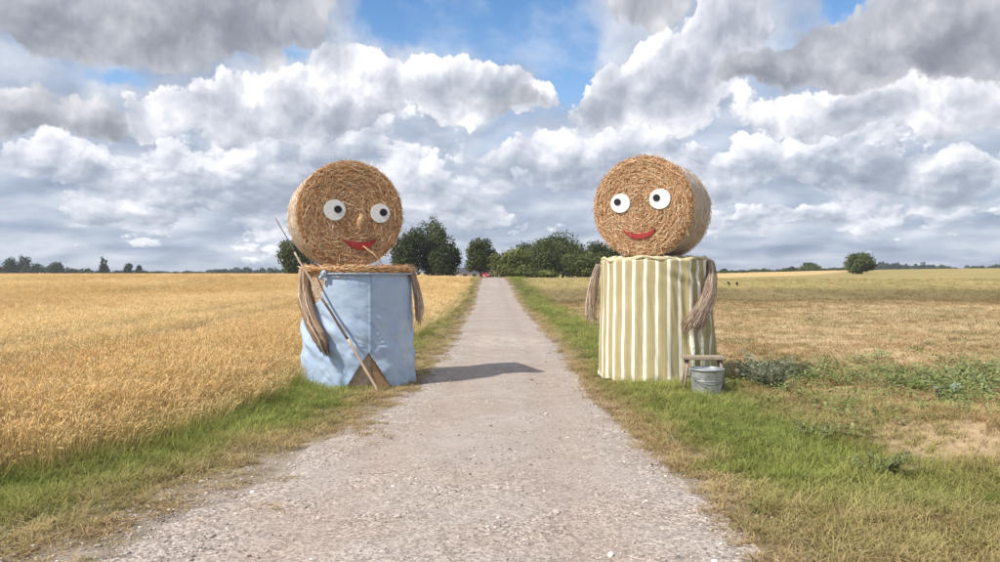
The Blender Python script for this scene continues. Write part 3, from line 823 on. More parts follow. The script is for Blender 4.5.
def bundle(r, path, radii, n, wts, grey_=0.0, flare=0.0, tip_dark=0.0):
    """a tied bundle of long straw following a path"""
    path = np.asarray(path, float); m = len(path); radii = np.asarray(radii, float)
    tt = np.linspace(0, 1, m)
    def at(t):
        return np.stack([np.interp(t, tt, path[:, k]) for k in range(3)], -1)
    V = []; Fc = []; C = []
    ax = unit((path[-1] - path[0])[None])[0]; s = np.cross(ax, [0, 1, .2]); s /= np.linalg.norm(s); u = np.cross(s, ax)
    cols = straw_cols(r, n, wts); g = cols.mean(1)[:, None] * np.array([[1.08, .98, .86]]); cols = cols + (g - cols) * grey_
    for i in range(n):
        a = r.uniform(0, 6.283); q = math.sqrt(r.random()); t0 = r.uniform(0, .55) if r.random() < .7 else 0.0; t1 = min(1.0 + r.normal(0, .05), t0 + r.uniform(.35, .7))
        ts = np.linspace(t0, t1, 4); tc = np.clip(ts, 0, 1)
        c = at(tc) + ax * np.maximum(ts - 1, 0)[:, None] * .6
        rad = np.interp(tc, tt, radii) * q * (1 + flare * tc ** 2 * .5)
        jit = r.normal(0, .008, (4, 3))
        c = c + (s * math.cos(a) + u * math.sin(a)) * rad[:, None] + jit
        w = r.uniform(.004, .009); b = s * math.cos(a + 1.57) + u * math.sin(a + 1.57); b = b * math.cos(.6) + r.normal(0, .3, 3)
        b /= np.linalg.norm(b); k = len(V)
        sh = 1 - tip_dark * ss(.72, 1.0, tc)
        for j in range(4):
            V += [c[j] - b * w / 2, c[j] + b * w / 2]; C += [cols[i] * sh[j]] * 2
        Fc += [(k + 2 * j, k + 2 * j + 1, k + 2 * j + 3, k + 2 * j + 2) for j in range(3)]
    return np.array(V), np.array(Fc), np.array(C)

def flat_shape(outline, y0, th, name, mat, parent, bev=.004):
    """a cut-out board on the bale face, outline in local x,z; front towards -Y"""
    bm = bmesh.new(); vs_ = [bm.verts.new((x, y0, z)) for x, z in outline]; f = bm.faces.new(vs_)
    ex = bmesh.ops.extrude_face_region(bm, geom=[f]); mv = [q for q in ex['geom'] if isinstance(q, bmesh.types.BMVert)]
    bmesh.ops.translate(bm, verts=mv, vec=(0, -th, 0)); bmesh.ops.recalc_face_normals(bm, faces=bm.faces)
    bm.normal_update()
    fr = [e for e in bm.edges if all(abs(q.co.y - (y0 - th)) < 1e-6 for q in e.verts)]
    bmesh.ops.bevel(bm, geom=fr, offset=bev, segments=2, affect='EDGES')
    bm.verts.index_update()
    V = [tuple(q.co) for q in bm.verts]; Fc = [tuple(q.index for q in p.verts) for p in bm.faces]; bm.free()
    return mk(name, V, Fc, mat, parent)
def disc(cx, cz, rx, rz, n=28):
    return [(cx + rx * math.cos(2 * math.pi * k / n), cz + rz * math.sin(2 * math.pi * k / n)) for k in range(n)]
M_WHITE = mottled('white_painted_board', (.80, .80, .78), .05, 20, .55, spec=.4)
M_BLACK = mottled('black_paint', (.012, .012, .014), .3, 20, .45, spec=.4)
M_RED = mottled('red_painted_board', (.37, .036, .032), .15, 14, .6, spec=.35)

def fabric(name, base, weave=260):
    m, nt, out = mat_new(name)
    return m, nt, out
M_DENIM, nt_, out_ = mat_new('pale_blue_cotton')
_p = objco(); _n = noise(_p, 5, 4, .55); _f = noise(_p, 220, 2, .5); _st = noise(vmath('MULTIPLY', _p, (1, 1, .35)), 2.2, 3, .5)
_c = mixc(sstep(_n, .30, .72), (.385, .495, .66), (.45, .555, .70))
_c = mixc(sstep(_st, .55, .75) * .5, _c, (.66, .72, .79))
pbsdf(nt_, out_, scol(_c, sstep(_f, .3, .7, .9, 1.1, 'LINEAR')), .9, 0, .15, _f, .003, .5)
M_STRIPE, nt_, out_ = mat_new('striped_curtain_cloth')
_u, _v, _ = sepxyz(attr('suv', out='Vector'))
_k = E.m('FRACT', _u * 31.0 + noise(objco(), 3.0, 2, .5) * .10)
_n = E.nt.nodes.new('ShaderNodeValToRGB'); put(_n.inputs[0], _k); cr = _n.color_ramp; cr.interpolation = 'CONSTANT'
_cream, _tan, _lt, _dk = (.91, .88, .74), (.44, .365, .19), (.54, .46, .265), (.335, .27, .13)
_stops = [(0, _cream), (.29, _dk), (.33, _lt), (.44, _tan), (.55, _lt), (.60, _dk), (.63, _tan), (.72, _lt), (.77, _tan), (.88, _lt), (.96, _dk)]
while len(cr.elements) < len(_stops): cr.elements.new(.5)
for e_, (pp, cc) in zip(cr.elements, _stops): e_.position = pp; e_.color = (*cc, 1)
_w = noise(objco(), 240, 2, .5); _d = noise(objco(), 3.5, 4, .6)
pbsdf(nt_, out_, scol(E(_n.outputs[0]), sstep(_w, .3, .7, .9, 1.1, 'LINEAR') * sstep(_d, .3, .7, .9, 1.08, 'LINEAR')), .9, 0, .15, _w, .003, .5)
M_BOARD = mottled('raw_board', (.42, .26, .14), .2, 10, .8)
M_THREAD = mottled('blue_seam', (.22, .31, .46), .2, 30, .9)

def cyl(theta, rr, z): return np.stack([rr * np.sin(theta), -rr * np.cos(theta), z], -1)

# ------------------------------------------------------------------ the man in blue trousers
def build_man():
    rz = R(21.5); base = Vector((FIG_L[0], FIG_L[1], gz1(*FIG_L) - .01))
    fig = thing('straw_figure', 'smiling straw bale man in pale blue trousers beside the wheat', 'straw figure', base, rz, 'straw bale figures beside the track')
    r = np.random.default_rng(101)
    inv = Matrix.Rotation(-rz, 3, 'Z')
    def loc(x, y, z): return inv @ (Vector((x, y, z)) - base)
    # body bale, standing on its end
    bv, bf = bale_mesh(.775, 1.70, 5, 'Z'); bv[:, 2] += .855
    body = mk('body_bale', bv, bf, M_NET, fig, True)
    sv, sf, sc_ = side_strands(r, .775, .05, 1.66, 4200, (.1, .2, .3, .3, .1), (.62, .40, .25))
    sv = np.stack([sv[:, 0], sv[:, 2], sv[:, 1]], 1)
    mk('loose_straw', sv, sf, M_STRAW, body, col=sc_, kind='stuff')
    # collar of straw pressed out between the two bales
    tor = []
    for a in np.linspace(0, 2 * np.pi, 60, endpoint=False):
        for b in np.linspace(0, 2 * np.pi, 10, endpoint=False):
            q = .055 * (1 + .35 * (vnoise(np.array([a * 7]), np.array([b * 2]), 3)[0] - .5))
            rr = .79 + q * math.cos(b); tor.append((rr * math.cos(a), rr * math.sin(a), 1.715 + q * .85 * math.sin(b)))
    nu = 10; tf = [(i * 10 + j, ((i + 1) % 60) * 10 + j, ((i + 1) % 60) * 10 + (j + 1) % 10, i * 10 + (j + 1) % 10) for i in range(60) for j in range(10)]
    collar = mk('straw_collar', tor, tf, M_PACK, fig, True)
    n = 2600; a = r.uniform(0, 6.283, n); b = r.uniform(0, 6.283, n)
    rd = np.stack([np.cos(a), np.sin(a), np.zeros(n)], 1); t = np.stack([-np.sin(a), np.cos(a), np.zeros(n)], 1); up = np.array([[0, 0, 1.]])
    N = rd * np.cos(b)[:, None] + up * np.sin(b)[:, None]
    P = rd * .79 + N * r.uniform(.045, .085, n)[:, None] + up * 1.715
    T = unit(t + rd * r.normal(0, .35, n)[:, None] + up * r.normal(0, .3, n)[:, None])
    N = unit(N - T * (N * T).sum(1)[:, None])
    v, f, c = strands(P, T, N, r.uniform(.05, .16, n), r.uniform(.004, .009, n), r.uniform(0, .012, n), straw_cols(r, n, (.14, .26, .32, .2, .08)))
    mk('loose_straw', v, f, M_STRAW, collar, col=c, kind='stuff')
    # head bale on its side, its round end is the face
    hc = loc(-2.37, 11.82, 0); hz = 2.522
    HR, HL = .765, 1.16
    hx, hy = hc.x, hc.y
    hv, hf = bale_mesh(HR, HL, 8, 'Y', 96); hv += np.array([hx, hy, hz])
    head = mk('head_bale', hv, hf, M_NET, fig, True)
    head.data.materials.append(M_PACK)
    yc = np.array([p.center[1] for p in head.data.polygons]); head.data.polygons.foreach_set('material_index', (yc < hy - HL / 2 + .09).astype(np.int32))
    v, f, c = cat([face_strands(r, HR, -HL / 2, 18000), fringe(r, HR, -HL / 2 + .02, 900)])
    mk('coiled_straw', v + np.array([hx, hy, hz]), f, M_STRAW, head, col=c, kind='stuff')
    v, f, c = cat([side_strands(r, HR, -HL / 2 + .05, HL / 2, 5200, (.04, .14, .3, .34, .18), (.82, .73, .63)), fringe(r, HR, HL / 2, 350)])
    mk('net_straw', v + np.array([hx, hy, hz]), f, M_STRAW, head, col=c, kind='stuff')
    yf = hy - HL / 2 - .040
    PX = 69.0
    def fx(px, py): return (hx + (px - 354.5) / (PX * .965), hz + (211 - py) / PX)
    for (ex, ey, er), (qx, qy) in (((338.3, 208, 10.3), (341.2, 207.2)), ((382.3, 210, 9.6), (385.2, 209))):
        cx, cz = fx(ex, ey); eye = flat_shape(disc(cx, cz, er / PX / .965, er / PX), yf, .022, 'eye', M_WHITE, fig)
        cx, cz = fx(qx, qy); flat_shape(disc(cx, cz, 3.7 / PX / .965, 3.7 / PX, 20), yf - .023, .010, 'pupil', M_BLACK, eye, .002)
    up_ = [(346, 236.5), (349, 237.6), (353, 238.6), (357, 239.0), (360, 239.4), (363, 240.0), (366, 239.3), (370, 238.5), (374, 237.4), (378.5, 235.6)]
    lo_ = [(377, 239), (374.5, 242), (371, 244.6), (367, 246.2), (362, 246.8), (357, 245.6), (352.5, 243.2), (349, 240)]
    flat_shape([fx(*q) for q in up_ + lo_], yf, .020, 'mouth', M_RED, fig)
    # nose: a folded twist of pale straw
    x0, z0 = fx(364, 212); x1, z1 = fx(361, 225)
    v, f, c = bundle(r, [(x0, yf - .02, z0), ((x0 + x1) / 2 - .01, yf - .055, (z0 + z1) / 2), (x1, yf - .03, z1)], (.02, .045, .03), 150, (.02, .1, .3, .4, .3))
    nose = mk('nose', v, f, M_STRAW, fig, col=c * 1.1, kind='stuff')
    a_, b_ = fx(365, 243), fx(384, 264)
    v, f = tube([(a_[0], yf - .03, a_[1]), ((a_[0] + b_[0]) / 2 + .01, yf - .12, (a_[1] + b_[1]) / 2 + .02), (b_[0], yf - .17, b_[1])], .0075, 6)
    mk('straw_stalk', v, f, mottled('pale_straw_stalk', (.62, .43, .20), .2, 30, .6), fig, True)
    # trousers
    nu, nv = 300, 150
    th = np.linspace(-np.pi, np.pi, nu, endpoint=False); zz = np.linspace(.0, 1.675, nv)
    TH, Z = np.meshgrid(th, zz); TH = TH.ravel(); Z = Z.ravel()
    crotch = .53
    rr = .800 + .022 * ss(1.2, .1, Z) + .012 * np.sin(TH * 3 + 1) 
    leg = ss(crotch + .25, crotch - .2, Z); rr = rr + leg * .020 * np.abs(np.sin(np.clip(TH, -1.6, 1.6)))
    dx = TH * .82; dz = Z - (crotch + .10); dist = np.hypot(dx, dz) + .02; ang = np.arctan2(dz, np.abs(dx) + 1e-3)
    wn = fbm(TH * 1.5 + 5, Z * 2 + 5, 7)
    rad = np.sin(ang * 17 + 5 * wn + np.sign(dx) * .8) * np.exp(-((dist - .22) / .20) ** 2) * ss(-.55, .1, ang) * ss(1.35, .9, ang)
    rr = rr + .0035 * rad * (.4 + 1.2 * wn)
    diag = fbm((TH * .8 + Z * .9) * 3.2, (TH * .8 - Z * .9) * .9, 11) - .5
    rr = rr + .11 * diag * ss(1.45, .9, Z) + .02 * (fbm(TH * 2.2, Z * 5.0, 13) - .5)
    left = np.exp(-((TH + 1.0) / .5) ** 2); rr = rr + left * .036 * np.sin((Z + .5 * TH) * 26 + 4 * wn) * np.exp(-((Z - .75) / .28) ** 2)
    rr = rr + .016 * np.sin(TH * 23 + 6 * wn) * ss(.25, .0, Z) + .010 * np.exp(-(TH / .012) ** 2) * (Z > crotch)
    rt = np.exp(-((TH - 1.05) / .45) ** 2); rr = rr + rt * .030 * np.sin((Z - .35 * TH) * 19 + 5 * wn) * np.exp(-((Z - .62) / .25) ** 2) + .020 * np.sin(TH * 11 + 8 * wn) * ss(1.0, .2, Z)
    rr = rr - .02 * ss(1.5, 1.675, Z)
    V = cyl(TH, rr, Z)
    Fc = grid_faces(nu, nv, True)
    ct = TH[Fc].copy(); wrapm = ct.max(1) - ct.min(1) > 3; ct = np.where(wrapm, 3.1, ct.mean(1)); cz = Z[Fc].mean(1)
    vee = np.abs(ct + .03) < .41 * np.clip((crotch - cz) / crotch, 0, 1) ** .9
    edge_l = np.interp(cz, [0, 1.06, 1.13, 1.24, 1.40, 1.7], [-9, -9, -1.75, -1.02, -.88, -.84])
    edge_r = np.interp(cz, [0, 1.1, 1.2, 1.7], [9, 9, 2.1, 1.75])
    V[:, 2] += .012 * np.sin(TH * 9) * ss(.1, 0, Z) 
    keep = ~vee & (ct > edge_l) & (ct < edge_r)
    tr = mk('trousers', V, Fc[keep], M_DENIM, fig, True)
    bm = bmesh.new(); bm.from_mesh(tr.data); bmesh.ops.delete(bm, geom=[q for q in bm.verts if not q.link_faces], context='VERTS'); bm.to_mesh(tr.data); bm.free()
    md = tr.modifiers.new('cloth_thickness', 'SOLIDIFY'); md.thickness = .006; md.offset = 1
    zs = np.linspace(crotch + .02, 1.66, 40)
    rs = np.array([rr[np.argmin((TH - 0) ** 2 * 40 + (Z - q) ** 2)] for q in zs])
    v, f = tube([(0.012, -q - .004, z) for q, z in zip(rs, zs)], .006, 6); mk('fly_seam', v, f, M_THREAD, tr, True)
    v, f = tube([tuple(cyl(np.array(t), np.array(.835), np.array(1.655))) for t in np.linspace(-.82, 1.7, 60)], .013, 8); mk('waist_hem', v, f, M_DENIM, tr, True)
    # knotted corner that ties the waist
    kp = []
    for t0, z0, s0 in ((-.80, 1.655, 1.0), (-.86, 1.60, .7)):
        bm = bmesh.new(); bmesh.ops.create_icosphere(bm, subdivisions=3, radius=.042 * s0)
        for q in bm.verts: q.co *= 1 + .35 * (vnoise(np.array([q.co.x * 60]), np.array([q.co.z * 60 + q.co.y * 31]), 9)[0] - .5); q.co.z *= 1.25
        c = cyl(np.array(t0), np.array(.86), np.array(z0)); bm.verts.index_update()
        kp.append((np.array([tuple(q.co) for q in bm.verts]) + c, [tuple(q.index for q in p.verts) for p in bm.faces])); bm.free()
    v, f = join(kp); mk('waist_knot', v, f, M_DENIM, tr, True)
    # tan board standing in the gap between the legs
    v, f = bbox(-.02, .24, -.015, .015, 0, .50, .006); ob = mk('inner_board', v, f, M_BOARD, fig)
    ob.location = (.05, -.80, .01); ob.rotation_euler = (R(-4), 0, R(4))
    # arms: bundles of straw
    def arm(pts, radii, n, grey_, dark, fl=0.0):
        path = [tuple(cyl(np.array(R(a)), np.array(q), np.array(z))) for a, q, z in pts]
        v, f, c = bundle(r, path, radii, n, (.22, .3, .28, .15, .05), grey_, fl, dark)
        o = mk('arm', v, f, M_STRAW, fig, col=c, kind='stuff'); return o
    arm([(-82, .86, 1.69), (-72, .91, 1.35), (-56, .95, .98), (-44, .95, .72), (-40, .94, .52)], (.055, .085, .10, .105, .05), 620, .45, .75)
    arm([(58, .83, 1.70), (62, .90, 1.40), (60, .94, 1.15), (58, .94, .92)], (.05, .055, .075, .05), 380, .55, .2)
    return fig
build_man()

# ------------------------------------------------------------------ the woman in the striped dress
def build_woman():
    rz = R(-27.5); base = Vector((FIG_R[0], FIG_R[1], gz1(*FIG_R) - .01))
    fig = thing('straw_figure', 'smiling straw bale woman in a cream and olive striped dress', 'straw figure', base, rz, 'straw bale figures beside the track')
    r = np.random.default_rng(202)
    inv = Matrix.Rotation(-rz, 3, 'Z')
    def loc(x, y, z): return inv @ (Vector((x, y, z)) - base)
    bv, bf = bale_mesh(.785, 1.76, 15, 'Z'); bv[:, 2] += .885
    mk('body_bale', bv, bf, M_NET, fig, True)
    HR, HL = .745, 1.18
    hc = loc(2.35, 11.93, 0); hx, hy, hz = hc.x, hc.y, 2.615 - base.z
    hv, hf = bale_mesh(HR, HL, 18, 'Y', 96); hv += np.array([hx, hy, hz])
    head = mk('head_bale', hv, hf, M_NET, fig, True)
    head.data.materials.append(M_PACK)
    yc = np.array([p.center[1] for p in head.data.polygons]); head.data.polygons.foreach_set('material_index', (yc < hy - HL / 2 + .09).astype(np.int32))
    v, f, c = cat([face_strands(r, HR, -HL / 2, 18000), fringe(r, HR, -HL / 2 + .02, 800)])
    mk('coiled_straw', v + np.array([hx, hy, hz]), f, M_STRAW, head, col=c, kind='stuff')
    v, f, c = cat([side_strands(r, HR, -HL / 2 + .05, HL / 2, 5200, (.06, .16, .3, .3, .18), (.80, .74, .68)), fringe(r, HR, HL / 2, 350)])
    mk('net_straw', v + np.array([hx, hy, hz]), f, M_STRAW, head, col=c, kind='stuff')
    yf = hy - HL / 2 - .040; PX = 68.5
    def fx(px, py): return (hx + (px - 642.5) / (PX * .95), hz + (206 - py) / PX)
    for (ex, ey, er), (qx, qy) in (((622.3, 202, 9.8), (619.6, 200.6)), ((661, 199.3, 10.2), (657.9, 198))):
        cx, cz = fx(ex, ey); eye = flat_shape(disc(cx, cz, er / PX / .95, er / PX), yf, .022, 'eye', M_WHITE, fig)
        cx, cz = fx(qx, qy); flat_shape(disc(cx, cz, 3.4 / PX / .95, 3.4 / PX, 20), yf - .023, .010, 'pupil', M_BLACK, eye, .002)
    up_ = [(625, 228.3), (628, 230.4), (632, 232.2), (636, 232.9), (641, 233.2), (646, 232.8), (650, 231.6), (654, 229.6), (656.5, 227.8)]
    lo_ = [(656, 231), (653.5, 234.2), (650, 236.6), (645, 238.2), (639.5, 238.4), (634, 237.2), (629.5, 234.8), (626.5, 231.6)]
    flat_shape([fx(*q) for q in up_ + lo_], yf, .020, 'mouth', M_RED, fig)
    # dress: cloth drawn round the standing bale and folded in over its top
    nu, nv = 340, 120
    th = np.linspace(-np.pi, np.pi, nu, endpoint=False)
    sv = np.concatenate([np.linspace(0, 1.775, nv - 16), np.full(16, 1.775)]); inn = np.concatenate([np.zeros(nv - 16), np.linspace(0.02, 1, 16)])
    TH, Z = np.meshgrid(th, sv); _, IN = np.meshgrid(th, inn); TH = TH.ravel(); Z = Z.ravel(); IN = IN.ravel()
    wn = fbm(np.cos(TH) * 3 + 8, np.sin(TH) * 3 + Z * .8 + 8, 17)
    fold = ss(.35, 1.15, TH) * ss(2.9, 1.6, TH) * .9 + .22 + .3 * ss(-.9, -1.6, TH)
    rr = .822 + .065 * ss(1.5, 0, Z) * (.25 + .95 * ss(0, 1.2, TH)) + .040 * fold * np.sin(TH * 17 + 14 * wn) * (.55 + .45 * ss(1.2, .2, Z))
    rr = rr + .020 * (fbm(TH * 3, Z * 1.6, 19) - .5) + .018 * np.sin(TH * 13) * ss(.15, 0, Z)
    rr = rr + .030 * np.exp(-((Z - 1.55) / .12) ** 2) * np.sin((TH + Z * 1.4) * 11) * ss(.2, .8, TH) * ss(1.6, 1.0, TH)
    rr = rr * (1 - .04 * IN) - IN * .30
    zt = Z + IN * (.055 + .05 * (fbm(TH * 4, IN * 3, 23) - .5)) + .035 * np.sin(IN * np.pi) * (.6 + .6 * vnoise(TH * 5, IN * 2, 29)) + .010 * np.sin(TH * 17) * ss(.08, 0, Z)
    V = cyl(TH, rr, zt)
    dr = mk('dress', V, grid_faces(nu, nv, True), M_STRIPE, fig, True, uv=np.stack([(TH + np.pi) / (2 * np.pi), Z], 1))
    md = dr.modifiers.new('cloth_thickness', 'SOLIDIFY'); md.thickness = .006; md.offset = 1
    # rolled neck edge
    pts = []
    for t in np.linspace(-np.pi, np.pi, 90):
        q = .80 + .02 * math.sin(t * 7); pts.append(tuple(cyl(np.array(t), np.array(q), np.array(1.80 + .018 * math.sin(t * 5 + 1) + .012 * math.sin(t * 13)))))
    v, f = tube(pts, [.026 * (1 + .4 * math.sin(k * .9)) for k in range(90)], 8, False)
    mk('neck_roll', v, f, mottled('cream_cloth', (.62, .54, .34), .25, 14, .9), dr, True)
    def arm(pts, radii, n, grey_, dark, fl=0.0):
        path = [tuple(cyl(np.array(R(a)), np.array(q), np.array(z))) for a, q, z in pts]
        v, f, c = bundle(r, path, radii, n, (.24, .32, .28, .12, .04), grey_, fl, dark)
        mk('arm', v, f, M_STRAW, fig, col=c, kind='stuff')
    arm([(88, .86, 1.76), (80, .93, 1.52), (66, .99, 1.20), (52, 1.02, .93), (46, 1.03, .80)], (.06, .075, .095, .13, .15), 720, .62, .15, .8)
    arm([(-66, .86, 1.72), (-67, .93, 1.45), (-66, .97, 1.15), (-65, .97, .86)], (.045, .065, .085, .08), 420, .6, .15, .4)
    return fig
build_woman()

# ================================================================== pole, stool, bucket
M_WOOD = mottled('weathered_wood', (.36, .285, .215), .30, 16, .8, bump=.4)
M_WOODP = mottled('pale_wooden_pole', (.52, .40, .28), .25, 14, .7)
M_WOODD = mottled('dark_worn_wood', (.13, .095, .07), .3, 14, .7)
def build_pole():
    a = Vector((-1.655, 10.66, gz1(-1.655, 10.66) - .02)); b = Vector((-225 / F * 11.12, 11.12, CAM_Z + 54 / F * 11.12))
    o = thing('wooden_pole', 'long thin wooden pole leaning across the blue trousers of the straw man', 'pole', a)
    d = b - a
    def pt(t, w=0.0): return tuple(d * t + Vector((.5, .1, .35)).normalized() * w)
    def seg(t0, t1, r0, r1, name, m, n=10, bow=.012):
        ts = np.linspace(t0, t1, n)
        v, f = tube([pt(t, bow * math.sin(t * math.pi * 2.3) + .004 * math.sin(t * 31)) for t in ts], list(np.linspace(r0, r1, n)), 10)
        mk(name, v, f, m, o, True)
    seg(0, .30, .019, .019, 'shaft_foot', M_WOODP)
    seg(.30, .52, .0185, .018, 'shaft_grip', M_WOODD)
    seg(.52, .80, .018, .015, 'shaft', M_WOODP, 14)
    seg(.80, 1.0, .0085, .006, 'shaft_tip', mottled('grey_wood_tip', (.16, .15, .15), .2, 12, .7))
build_pole()

def build_stool():
    cx, cy = 2.76, 10.56; z0 = gz1(cx, cy)
    o = thing('stool', 'small weathered wooden milking stool behind the metal bucket', 'stool', (cx, cy, z0 - .02), R(-5))
    v, f = bbox(-.285, .285, -.13, .13, .455, .500, .010); mk('seat', v, f, M_WOOD, o)
    for sx in (-1, 1):
        for sy in (-1, 1):
            v, f = tube([(sx * .215, sy * .085, .458), (sx * .275, sy * .125, 0)], [.021, .017], 9); mk('leg', v, f, M_WOOD, o, True)
        v, f = bbox(sx * .225 - .016, sx * .225 + .016, -.11, .11, .405, .452, .005); mk('batten', v, f, M_WOODD, o)
    v, f = tube([(-.245, 0, .22), (.245, 0, .22)], .013, 8); mk('stretcher', v, f, M_WOODD, o, True)
build_stool()

def build_bucket():
    cx, cy = 2.735, 10.28; z0 = gz1(cx, cy)
    o = thing('bucket', 'dull galvanised metal bucket standing in front of the wooden stool', 'bucket', (cx, cy, z0 - .01))
    m, nt, out = mat_new('galvanised_metal')
    p = objco(); n = noise(p, 9, 5, .6); sp = voro(p, 30, 0, .5, out='Color'); q, _, _ = sepxyz(sp)
    c = scol(E(_rgb((.60, .62, .63))), sstep(n, .3, .7, .75, 1.1, 'LINEAR') * sstep(q, 0, 1, .92, 1.08, 'LINEAR'))
    pbsdf(nt, out, c, sstep(n, .3, .7, .42, .62), .8, 0, .5)
    r0, r1, H = .185, .218, .345
    pr = [(.001, .012), (r0 - .004, .012), (r0, .0), (r0 + .003, .012)] + [(r0 + (r1 - r0) * t, .012 + (H - .012) * t) for t in np.linspace(.05, 1, 12)]
    for a in np.linspace(-.5 * math.pi, 1.2 * math.pi, 9): pr.append((r1 + .006 + .008 * math.cos(a), H + .008 + .008 * math.sin(a)))
    pr += [(r0 + (r1 - r0) * t - .004, .02 + (H - .02) * t) for t in np.linspace(.98, 0, 10)] + [(.001, .02)]
    v, f = lathe(pr, 56); mk('pail', v, f, m, o, True)
    v, f = lathe([(r0 + (r1 - r0) * .62 + .0015, .20), (r0 + (r1 - r0) * .62 + .006, .207), (r0 + (r1 - r0) * .65 + .0015, .214)], 56); mk('pail_rib', v, f, m, o, True)
    for s in (-1, 1):
        v, f = bbox(s * (r1 + .004) - .006, s * (r1 + .004) + .006, -.03, .03, H - .07, H + .005, .003); mk('handle_lug', v, f, m, o)
    pts = [(math.cos(a) * (r1 + .018), -math.sin(a) * (r1 + .03) * .35, H - .025 - math.sin(a) * .16) for a in np.linspace(0, math.pi, 24)]
    v, f = tube([(x, y + .05 - .25 * 0, z) if False else (x, -y * 0 + (-.235 * math.sin(math.acos(max(-1, min(1, x / (r1 + .018)))))), z) for x, y, z in pts], .0045, 8)
    mk('handle', v, f, mottled('dark_wire', (.10, .10, .11), .2, 20, .5, .6), o, True)
build_bucket()

# ================================================================== weeds that stand out by themselves
def plant(name, label, x, y, h, w, nst, nlf, ll, lw, c0, c1, seed, group='weeds standing out beside the field'):
    r = np.random.default_rng(seed); z0 = gz1(x, y)
    o = thing(name, label, 'weed', (x, y, z0 - .01), 0, group)
    st = []; V = []; Fc = []; C = []
    for i in range(nst):
        a = r.uniform(0, 6.283); d = w * .25 * r.random(); tip = np.array([math.cos(a) * w * r.uniform(.2, .55), math.sin(a) * w * r.uniform(.2, .55), h * r.uniform(.55, 1.05)])
        b = np.array([math.cos(a) * d, math.sin(a) * d, 0]); md_ = (b + tip) / 2 + np.array([0, 0, h * .10])
        st.append(tube([tuple(b), tuple(md_), tuple(tip)], [.006, .005, .003], 5))
        for j in range(nlf):
            t = r.uniform(.1, 1.02); p0 = b * (1 - t) + tip * t + np.array([0, 0, h * .2 * t * (1 - t)]); be = r.uniform(0, 6.283); el = r.uniform(-.3, .9)
            D = np.array([math.cos(be) * math.cos(el), math.sin(be) * math.cos(el), math.sin(el)]); Sd = np.array([-math.sin(be), math.cos(be), 0]); L_ = ll * r.uniform(.6, 1.3); W_ = lw * r.uniform(.7, 1.3)
            k = len(V); V += [p0, p0 + D * L_ * .5 + Sd * W_ / 2, p0 + D * L_ - np.array([0, 0, .15 * L_]), p0 + D * L_ * .5 - Sd * W_ / 2]
            c = (np.array(c0) + (np.array(c1) - np.array(c0)) * r.random()) * r.uniform(.8, 1.2); C += [c] * 4
            Fc += [(k, k + 1, k + 2), (k, k + 2, k + 3)]
    v, f = join(st); mk('stems', v, f, mottled('plant_stem', (.22, .22, .11), .3, 20, .8), o, True)
    mk('leaves', np.array(V), np.array(Fc), M_LEAF, o, col=np.array(C), kind='stuff')
def at_px(px, py, zoff=0.0):
    y = (CAM_Z - zoff) * F / (py - 272); return (px - 500) / F * y, y
SIL0, SIL1 = (.26, .29, .19), (.46, .49, .37); GR0, GR1 = (.17, .205, .07), (.33, .345, .14)
x_, y_ = at_px(766, 391); plant('weed', 'tall silvery grey green weed just right of the bucket', x_, y_, .50, .80, 30, 30, .085, .024, SIL0, SIL1, 1)
x_, y_ = at_px(742, 383); plant('weed', 'pale feathery weed at the hem of the striped dress', x_, y_, .30, .40, 14, 20, .07, .022, SIL0, SIL1, 2)
x_, y_ = at_px(812, 436); plant('weed', 'dark green bushy weed on the edge of the lawn like verge', x_, y_, .15, .55, 22, 18, .05, .018, GR0, GR1, 3)
x_, y_ = at_px(878, 470); plant('weed', 'dark leafy weed at the foot of the dry straw mound', x_, y_, .22, .55, 24, 20, .05, .018, GR0, GR1, 4)
x_, y_ = at_px(722, 389); plant('weed', 'low fresh green weed touching the right side of the bucket', x_ + .12, y_, .13, .26, 9, 12, .06, .03, (.14, .20, .05), (.25, .30, .09), 5)
x_, y_ = at_px(945, 400); plant('weed', 'broad leaved pale green weed at the far right of the weed strip', x_, y_, .22, .34, 8, 9, .14, .06, (.20, .28, .14), (.33, .38, .24), 6)

